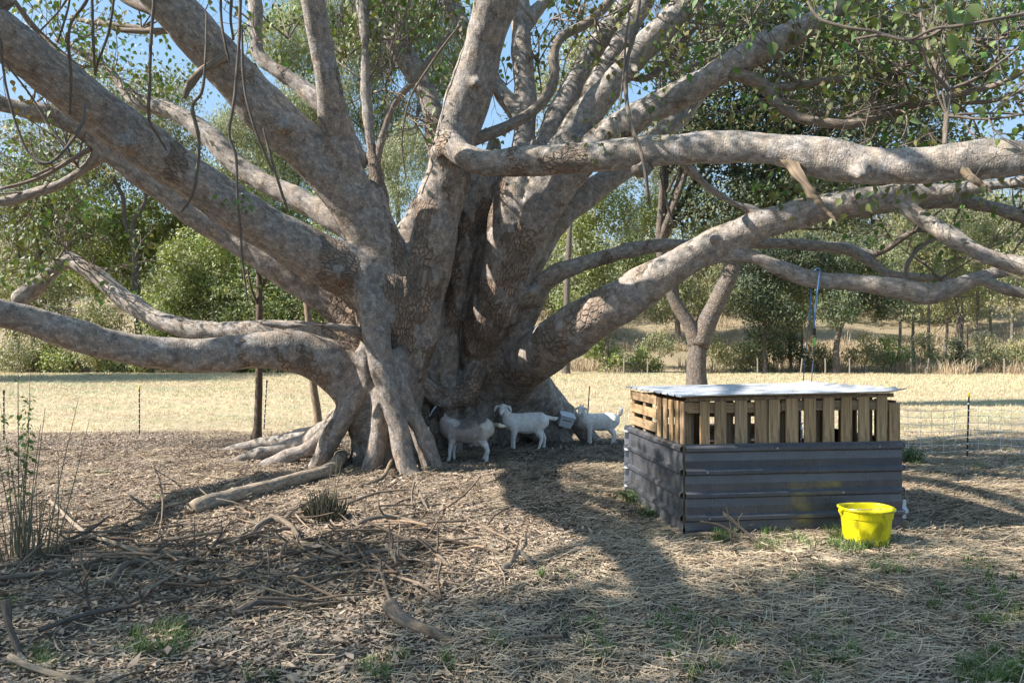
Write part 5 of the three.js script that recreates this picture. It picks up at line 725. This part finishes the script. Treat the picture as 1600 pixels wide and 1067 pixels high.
    scatter('twig_litter', g, weather[1], list, scene, c).userData.label = 'small broken twigs strewn in the brush pile and litter';
  }
  { const list = [], c = []; // green tufts
    const tuft = (px, py, rad, n) => { for (let i = 0; i < n; i++) { const a = r() * 6.28, q = Math.sqrt(r()) * rad, p = ground(px + Math.cos(a) * q, py + Math.sin(a) * q * 0.42); const wall = py < 860 && px > 1100 && px < 1400; if (!wall && r() < 0.4) continue; list.push(put(p.x, p.z, (wall ? 0.8 : 0.45) + r() * 0.55)); c.push(tone(0.7, 1.5)); } };
    for (const t of [[250, 1004, 56, 60], [215, 1022, 30, 20], [20, 935, 26, 26], [50, 1035, 40, 30], [590, 1044, 40, 16], [770, 1010, 20, 8], [620, 1035, 26, 12], [700, 1040, 24, 8], [905, 975, 26, 10], [930, 1012, 40, 16], [1040, 1015, 30, 12], [1045, 970, 40, 30], [1110, 988, 56, 34], [1268, 905, 34, 22], [1395, 886, 40, 30], [1380, 892, 24, 14], [1310, 975, 30, 12], [1290, 1022, 60, 40], [1240, 1058, 50, 24], [1390, 990, 30, 12], [1480, 934, 40, 18], [1570, 955, 60, 60], [1575, 1035, 60, 80], [1540, 1050, 50, 40], [1530, 890, 30, 14], [1560, 912, 26, 10], [1340, 852, 42, 34], [1320, 850, 26, 16], [1280, 846, 50, 20], [1215, 848, 40, 16], [1130, 842, 20, 16], [160, 740, 16, 8], [95, 765, 20, 8], [250, 782, 20, 8], [300, 785, 20, 8], [1090, 1050, 40, 16], [410, 1050, 40, 10], [870, 905, 24, 8], [1500, 740, 40, 24], [1450, 735, 40, 16], [1560, 722, 40, 16]]) tuft(...t);
    scatter('grass_tufts', blades(14, 0.045, 0.085, 3, 0.8), grass, list, scene, c).userData.label = 'short green grass tufts scattered over the foreground'; }
  { const list = [], c = []; for (let i = 0; i < 30000; i++) { const [x, z] = spot(11.5, 54, 0.8); if (-z < 15 && fbm(x * 0.35, 3, z * 0.35) * 2.2 - z < 13.6) continue; list.push(put(x, z, (0.6 + r() * 0.8) * (1 + -z * 0.03))); const k = 0.8 + r() * 0.5, gr = fbm(x * 0.2, 21, z * 0.6) > 0.1 ? 0.8 : 1; c.push(RGB(k * gr, k, k * 0.95)); } scatter('paddock_grass', blades(9, 0.07, 0.05, 5, 1.2), hay, list, scene, c).userData.label = 'short dry grass of the sunny paddock'; }
  { const list = [], c = []; for (let i = 0; i < 9000; i++) { const d = 48 + r() * r() * 62, x = (r() * 2 - 1) * 0.8 * d; if (d < 52.5 + 9 * noise(x * 0.045, 0, 4) + 5 * noise(x * 0.3, 4, 9)) continue; if (r() > sstep(-0.2, 0.25, fbm(x * 0.06, 5, d * 0.09) + 0.05) || (x < -2 && r() < 0.85)) continue; list.push(put(x, -d, 0.35 + r() * r() * 1.4)); const k = 0.6 + r() * 0.6; c.push(RGB(k * 1.0, k * 0.93, k * 0.85)); } scatter('tall_dry_grass', blades(22, 0.5, 0.8, 7, 0.7), bankHay, list, scene, c).userData.label = 'tall dry grass on the bank behind the paddock'; }
}

// ---------------------------------------------------------------- trees and shrubs behind the paddock
const TREEBARK = [[0.30, 0.265, 0.235], [0.20, 0.165, 0.135], [0.38, 0.35, 0.32]].map((c) => new THREE.MeshStandardMaterial({ color: RGB(...c), map: smoothBarkMap, bumpMap: plateBump, bumpScale: 0.03, roughness: 0.95 }));
const KIND = {
  dense: { geo: [leafSpray(26, 0.55, 0.24, 0.13, 21, 0.35), leafSpray(26, 0.55, 0.2, 0.11, 22, 0.5)], mat: leafVar(0, RGB(0.08, 0.115, 0.04), 0.4), fill: 38 },
  bright: { geo: [leafSpray(24, 0.5, 0.26, 0.14, 31, 0.35), leafSpray(24, 0.5, 0.22, 0.12, 32, 0.5)], mat: leafVar(0, RGB(0.24, 0.30, 0.07), 0.55), fill: 34 },
  olive: { geo: [leafSpray(22, 0.55, 0.26, 0.11, 41, 0.6), leafSpray(22, 0.55, 0.22, 0.1, 42, 0.7)], mat: leafVar(0, RGB(0.25, 0.27, 0.11), 0.55), fill: 32 },
  gum: { geo: [leafSpray(30, 0.6, 0.36, 0.085, 51, 1.3, 1.2), leafSpray(30, 0.6, 0.3, 0.08, 52, 1.3, 1.2)], mat: leafVar(0, RGB(0.27, 0.31, 0.14), 0.55), fill: 34 },
};
function tree(name, label, category, px, d, trunkR, kind, blobs, { lean = 0, bark = 0, seed = 1, forks = null, group = 'trees and shrubs behind the paddock', size = 1, spread = 0.5, leaders = null } = {}) {
  const r = rng(seed * 97 + 3), K = KIND[kind], bx = (px - 800) / F * d, o = V(bx, relief(bx, -d), -d), t = thing(name, label, category, o, 0, group);
  const B = blobs.map(([x, y, rad]) => { const dd = d + (r() - 0.5) * 2 * spread * rad * d / F * 1.6; return { p: at(x, y, dd).sub(o), r: rad * d / F }; });
  if (trunkR > 0) {
    let cx = 0, cy = 0, cz = 0; B.forEach((b) => { cx += b.p.x; cy += b.p.y; cz += b.p.z; }); const n = B.length, c = V(cx / n, cy / n, cz / n), fork = forks ? at(...forks).sub(o) : V(c.x * 0.45 + lean, c.y * 0.52, c.z * 0.4);
    part('trunk', tube([{ p: V(0, -0.3, 0), r: trunkR * 1.35 }, { p: V(fork.x * 0.1, fork.y * 0.18, fork.z * 0.1), r: trunkR }, { p: V(fork.x * 0.5 + (r() - 0.5) * 0.3, fork.y * 0.6, fork.z * 0.5), r: trunkR * 0.85 }, { p: fork, r: trunkR * 0.75 }], { seg: 10, per: 5, seed, uvs: 2 }), TREEBARK[bark], t);
    const G = [...B].sort((a, b) => a.p.x - b.p.x), groups = n < 4 ? [G] : leaders ? [G.slice(0, Math.floor(n / 3)), G.slice(Math.floor(n / 3))] : n < 4 ? [G] : n < 9 ? [G.slice(0, n >> 1), G.slice(n >> 1)] : [G.slice(0, Math.floor(n / 3)), G.slice(Math.floor(n / 3), Math.floor(2 * n / 3)), G.slice(Math.floor(2 * n / 3))];
    const wig = (s) => V((r() - 0.5) * s, (r() - 0.5) * s, (r() - 0.5) * s), limb = (a, b, ra, rb, s, bow) => part('limb', tube([{ p: a, r: ra }, { p: a.clone().lerp(b, 0.4).add(wig(s)).add(V(0, bow, 0)), r: lerp(ra, rb, 0.4) }, { p: a.clone().lerp(b, 0.75).add(wig(s)), r: lerp(ra, rb, 0.75) }, { p: b, r: rb }], { seg: 6, per: 4, seed: seed + ra * 90 }), TREEBARK[bark], t);
    for (const [gi, gr] of groups.entries()) {
      const gc = V(0, 0, 0); gr.forEach((b) => gc.add(b.p)); gc.divideScalar(gr.length); const len = fork.distanceTo(gc), lead = leaders?.[gi] && L(leaders[gi]).map((q) => ({ p: q.p.sub(o), r: q.r })), sec = lead ? lead[lead.length - 1].p : fork.clone().lerp(gc, 0.45).add(V(0, len * 0.08, 0)).add(wig(len * 0.12)), rs = trunkR * 0.62; if (lead) part('limb', tube(lead, { seg: 9, per: 5, seed: seed + gi }), TREEBARK[bark], t); else limb(fork.clone().add(V(0, -trunkR * 0.6, 0)), sec, rs, rs * 0.7, len * 0.08, 0);
      for (const b of gr) { const l2 = sec.distanceTo(b.p), e = b.p.clone().add(V(0, b.r * 0.3, 0)); limb(sec.clone(), e, rs * 0.55, trunkR * 0.07, l2 * 0.16, l2 * 0.06);
        for (let k = 0; k < 3; k++) limb(sec.clone().lerp(b.p, 0.45 + 0.2 * k), b.p.clone().add(wig(2.0 * b.r)), rs * 0.24, trunkR * 0.04, b.r * 0.25, 0); }
    }
  }
  const lists = [[], []], cols = [[], []];
  for (const b of B) { const tint = 0.8 + r() * 0.45; for (let i = 0, n = Math.ceil(K.fill * b.r * b.r / (size * size)) + 3; i < n; i++) {
    let v = V(r() * 2 - 1, r() * 2 - 1, r() * 2 - 1); while (v.length() > 1 || v.length() < 0.25) v = V(r() * 2 - 1, r() * 2 - 1, r() * 2 - 1);
    const q = v.clone().multiplyScalar(b.r * (0.75 + 0.5 * (0.5 + noise(v.x * 2 + seed, v.y * 2, v.z * 2 + b.r)))); q.y *= 0.85; if (noise((b.p.x + q.x) * 0.9 / size + seed, (b.p.y + q.y) * 0.9 / size, (b.p.z + q.z) * 0.9 / size) < -0.22) continue;   // gaps between clumps
    const p = b.p.clone().add(q); if (p.y < 0.1) continue; const w = r() < 0.5 ? 0 : 1, k = tint * (0.65 + r() * 0.7); lists[w].push(M4(p, new THREE.Euler((r() - 0.5) * 0.8, r() * 6.283, (r() - 0.5) * 0.8), (0.7 + r() * 0.6) * size)); cols[w].push(RGB(k * (0.9 + r() * 0.35), k, k * (0.75 + r() * 0.5)));
  } }
  lists.forEach((l, i) => l.length && scatter('crown', K.geo[i], K.mat, l, t, cols[i]));
  return t;
}
// left
tree('shrub', 'big bright green bushy shrub seen under the upper left limb', 'shrub', 390, 58, 0.2, 'bright', [[290, 440, 55], [330, 400, 60], [380, 375, 60], [430, 410, 70], [485, 400, 55], [400, 470, 70], [330, 490, 55], [470, 480, 60], [520, 450, 45], [260, 490, 45]], { seed: 2 });
tree('gum_tree', 'tall yellow-green tree with a grey trunk behind the left limbs', 'tree', 219, 62, 0.36, 'olive', [[190, 190, 60], [140, 130, 55], [255, 150, 55], [230, 235, 55], [120, 220, 55], [280, 230, 45], [170, 270, 50]], { seed: 3, bark: 0 });
tree('gum_tree', 'olive tree at the far left edge with foliage down to the limb', 'tree', 22, 60, 0.3, 'olive', [[20, 240, 60], [60, 310, 65], [10, 330, 60], [95, 360, 50], [110, 290, 50], [40, 400, 50], [60, 460, 45], [-20, 440, 50]], { seed: 4 });
tree('gum_tree', 'tall pale drooping gum tree left of the central column', 'tree', 632, 70, 0.3, 'gum', [[560, 100, 60], [620, 60, 60], [680, 130, 50], [600, 190, 55], [540, 40, 60], [645, 240, 45], [570, 270, 45], [520, 170, 40], [690, 40, 50], [650, 0, 50], [705, 100, 38], [590, 10, 50], [480, 20, 50]], { seed: 5, bark: 2 });
tree('gum_tree', 'pale yellow-green gum tree between the two upper left limbs', 'tree', 455, 74, 0.28, 'gum', [[415, 190, 55], [475, 170, 55], [450, 250, 60], [510, 270, 45], [395, 280, 50], [360, 210, 45], [430, 60, 50], [480, 90, 40], [340, 290, 40]], { seed: 6, bark: 2 });
tree('gum_tree', 'slender gum tree with thin stems just left of the trunk cleft', 'tree', 600, 64, 0.14, 'gum', [[590, 330, 28], [625, 300, 26], [560, 350, 30], [605, 250, 26]], { seed: 7, bark: 2 });
[[50, 505, 46, 'dark shrub at the left edge below the broken limb'], [150, 515, 44, 'dark shrub under the middle of the broken left limb'], [238, 530, 34, 'small dark shrub under the elbow of the broken left limb']].forEach(([x, y, s, l], i) => tree('shrub', l, 'shrub', x, 58, 0.1, 'olive', [[x - s * 0.6, y, s * 0.6], [x + s * 0.5, y - s * 0.2, s * 0.6], [x, y - s * 0.6, s * 0.55], [x, y + s * 0.4, s * 0.5]], { seed: 11 + i }));
[[20, 560], [75, 566], [130, 556], [185, 568], [240, 558], [295, 566], [350, 560], [405, 566], [455, 558], [510, 562]].forEach(([x, y], i) => tree('hedge_shrub', 'low green shrub, ' + ['first', 'second', 'third', 'fourth', 'fifth', 'sixth', 'seventh', 'eighth', 'ninth', 'tenth'][i] + ' from the left along the far paddock edge', 'shrub', x, 56, 0, i % 2 ? 'bright' : 'olive', [[x - 22, y, 19], [x + 18, y - 2, 22], [x, y - 16, 19], [x + 34, y + 4, 17], [x - 8, y + 10, 17]], { seed: 21 + i, size: 0.8 }));
tree('gum_tree', 'rounded yellow-green tree low behind the uppermost left limb', 'tree', 130, 68, 0.26, 'bright', [[110, 340, 55], [170, 370, 55], [220, 340, 50], [150, 420, 50], [230, 420, 50], [270, 370, 45], [60, 440, 40]], { seed: 81 });
tree('gum_tree', 'fresh green tree filling the gap above the bright shrub', 'tree', 340, 66, 0.26, 'bright', [[300, 280, 45], [350, 310, 50], [400, 330, 45], [310, 350, 45], [460, 340, 50], [520, 330, 45], [260, 290, 40]], { seed: 82 });
tree('paddock_tree', 'spreading tree beyond the left edge whose shadow crosses the far paddock', 'tree', -200, 41, 0.35, 'olive', [[-240, 300, 120], [-140, 320, 110], [-190, 240, 110], [-270, 380, 90], [-110, 390, 80]], { seed: 83, size: 1.1 });
tree('paddock_tree', 'tall tree farther beyond the left edge whose shadow reaches the middle paddock', 'tree', -340, 44, 0.4, 'olive', [[-380, 130, 130], [-290, 110, 120], [-340, 20, 120], [-400, 230, 110], [-270, 220, 110]], { seed: 84, size: 1.1 });
// right
tree('olive_tree', 'olive-green tree right of the central column', 'tree', 884, 52, 0.25, 'olive', [[858, 140, 45], [905, 100, 50], [870, 215, 45], [935, 160, 40], [925, 70, 40], [890, 290, 35]], { seed: 31 });
tree('shade_tree', 'dense dark tree with forked grey trunk behind the shelter', 'tree', 1088, 22, 0.36, 'dense', [[1060, 200, 60], [1125, 130, 70], [1135, 235, 65], [1215, 180, 80], [1245, 70, 75], [1320, 120, 80], [1335, 215, 65], [1235, 285, 60], [1150, 320, 55], [1395, 60, 70], [1420, 180, 60], [1470, 240, 45], [1080, 330, 40], [1300, 310, 50], [1390, 290, 45], [1480, 40, 60], [1540, 110, 45], [1180, 20, 65], [1060, 90, 55], [1120, 40, 60], [1560, 20, 50], [1320, 20, 60]], { seed: 32, forks: [1091, 532, 22], size: 0.62, bark: 0, leaders: [[[1090, 540, 22, 26], [1076, 505, 22, 22], [1054, 470, 22, 19], [1040, 430, 22, 16], [1030, 380, 22, 13]], [[1090, 540, 22, 34], [1104, 505, 22, 31], [1124, 465, 22, 28], [1142, 425, 22, 25], [1160, 370, 22.2, 20]]] });
tree('green_tree', 'leafy sunlit green tree over the low right limb behind the trunk', 'tree', 948, 56, 0.16, 'bright', [[900, 350, 35], [950, 325, 45], [925, 415, 38], [1000, 400, 40], [965, 460, 34], [890, 470, 28], [1030, 330, 38], [930, 540, 24], [960, 560, 20]], { seed: 33 });
tree('wattle_tree', 'dark low-branching tree left of the blue strap', 'tree', 1196, 54, 0.2, 'dense', [[1185, 440, 46], [1225, 410, 46], [1205, 490, 44], [1190, 540, 34], [1160, 460, 36]], { seed: 34 });
tree('wattle_tree', 'dark spreading tree with short trunk right of the blue strap', 'tree', 1307, 53, 0.26, 'dense', [[1290, 430, 44], [1340, 440, 44], [1380, 470, 34], [1310, 480, 34], [1270, 400, 40], [1350, 395, 40]], { seed: 35, forks: [1310, 525, 53] });
[[1236, 430, 'thin pale trunk nearest the blue strap on its left'], [1252, 450, 'thin pale-stemmed gum just behind the blue strap'], [1405, 400, 'first slender tree of the thin woodland right of the spreading tree'], [1428, 440, 'second slender tree of the right-hand woodland'], [1452, 380, 'third slender tree of the right-hand woodland'], [1478, 430, 'fourth slender tree of the right-hand woodland'], [1502, 390, 'fifth slender tree of the right-hand woodland'], [1528, 440, 'sixth slender tree of the right-hand woodland'], [1550, 400, 'seventh slender tree, just left of the leaning right-edge tree'], [1582, 430, 'slender leaning tree at the right edge of the woodland']].forEach(([x, y, l], i) => tree('slender_tree', l, 'tree', x, 57 + (i * 37 % 9), 0.13, i < 2 ? 'gum' : i % 2 ? 'olive' : 'gum', [[x - 14, y, 26], [x + 16, y - 34, 28], [x - 4, y + 46, 22], [x + 10, y - 80, 24]], { seed: 41 + i, bark: 2 }));
tree('gum_tree', 'hazy olive tree behind the slender woodland at right', 'tree', 1500, 78, 0.3, 'olive', [[1420, 370, 50], [1480, 340, 50], [1550, 360, 50], [1600, 340, 45], [1460, 430, 40], [1530, 440, 40], [1600, 430, 40], [1400, 300, 45], [1520, 290, 40]], { seed: 61 });
tree('gum_tree', 'broad olive tree behind the blue strap above the dark low trees', 'tree', 1270, 70, 0.3, 'olive', [[1180, 330, 50], [1240, 350, 50], [1300, 340, 50], [1360, 350, 45], [1210, 270, 45], [1280, 280, 45], [1340, 290, 45], [1150, 400, 40]], { seed: 63 });
tree('gum_tree', 'olive tree filling the view between shade tree trunk and trunk of the fig', 'tree', 1060, 72, 0.3, 'olive', [[1000, 250, 50], [1060, 280, 55], [1120, 380, 45], [1030, 470, 34], [1110, 450, 40], [1000, 350, 40]], { seed: 62 });
[[1000, 570], [1150, 560], [1030, 540]].forEach(([x, y], i) => tree('hedge_shrub', ['low green shrub on the bank left of the forked grey trunk', 'low green shrub on the bank right of the forked grey trunk', 'olive shrub higher on the bank left of the forked trunk'][i], 'shrub', x, 58 + i, 0, i ? 'olive' : 'bright', [[x - 18, y, 16], [x + 16, y, 17], [x, y - 12, 15]], { seed: 71 + i, size: 0.8 }));
[[1110, 548, 'olive'], [1170, 566, 'olive'], [1232, 552, 'dense'], [1276, 566, 'olive'], [1350, 556, 'olive'], [1392, 560, 'bright'], [1440, 552, 'olive'], [1490, 562, 'dense'], [1540, 554, 'olive'], [1588, 560, 'olive']].forEach(([x, y, k], i) => tree('understory_shrub', ['first', 'second', 'third', 'fourth', 'fifth', 'sixth', 'seventh', 'eighth', 'ninth', 'last'][i] + ' shrub of the understory along the right-hand fence, counted from the forked trunk', 'shrub', x, 54.5 + (i * 5 % 4), 0.05, k, [[x - 14, y, 15], [x + 12, y - 6, 16], [x, y - 22, 13], [x + 22, y + 4, 12]], { seed: 101 + i, size: 0.75 }));
{ // the wooded hillside beyond reads as one mass
  const r = rng(91), list = [], c = [];
  for (let i = 0; i < 900; i++) { const d = 85 + r() * 110, x = (r() * 2 - 1) * 0.9 * d; if (fbm(x * 0.03, 4, d * 0.03) + (x > 0 ? 0.3 : 0.0) < 0.0) continue; const h = 4 + r() * 7; for (let k = 0; k < 26; k++) { const v = V(r() - 0.5, r() - 0.5, r() - 0.5).multiplyScalar(h * 0.9); const X = x + v.x, Z = -d + v.z; list.push(M4(V(X, relief(x, -d) + h * 0.65 + v.y * 0.9, Z), new THREE.Euler(r(), r() * 6, r()), 1.6 + r() * 1.6)); const q = 0.6 + r() * 0.6; c.push(RGB(q, q, q * 0.9)); } }
  scatter('distant_woodland', KIND.olive.geo[0], KIND.olive.mat, list, scene, c).userData.label = 'olive woodland covering the far hillside';
}
{ // old paddock fence at the foot of the bank
  const grey = new THREE.MeshStandardMaterial({ color: RGB(0.36, 0.33, 0.30), map: woodMap, roughness: 0.95 }), wht = new THREE.MeshStandardMaterial({ color: RGB(0.7, 0.68, 0.64), roughness: 0.8 }), pos = [];
  const where = ['below the right buttress root', 'left of the forked grey trunk', 'right of the forked grey trunk', 'leaning beside the blue strap', 'just right of the blue strap', 'under the dark spreading tree', 'right of the spreading tree', 'leaning between two upright posts', 'at the foot of the slender woodland', 'near the right edge'];
  [[975, 0], [1012, 0], [1184, 0], [1251, 0.12], [1290, 0], [1328, 0], [1424, 0], [1448, 0.16], [1526, 0], [1570, 0]].forEach(([px, lean], i) => { const x = (px - 800) / F * 51.5, p = V(x, relief(x, -51.5), -51.5), o = whole('old_fence_post', tube([{ p: V(0, -0.2, 0), r: 0.06 }, { p: V(0.02, 0.6, 0), r: 0.055 }, { p: V(0, 1.15, 0), r: 0.05 }], { seg: 8, seed: i }), grey, 'old timber fence post on the far paddock edge ' + where[i], 'fence post', 'old timber posts along the far paddock edge'); o.position.copy(p); o.rotation.z = -lean; pos.push(p); });
}
renderer.render(scene, camera);
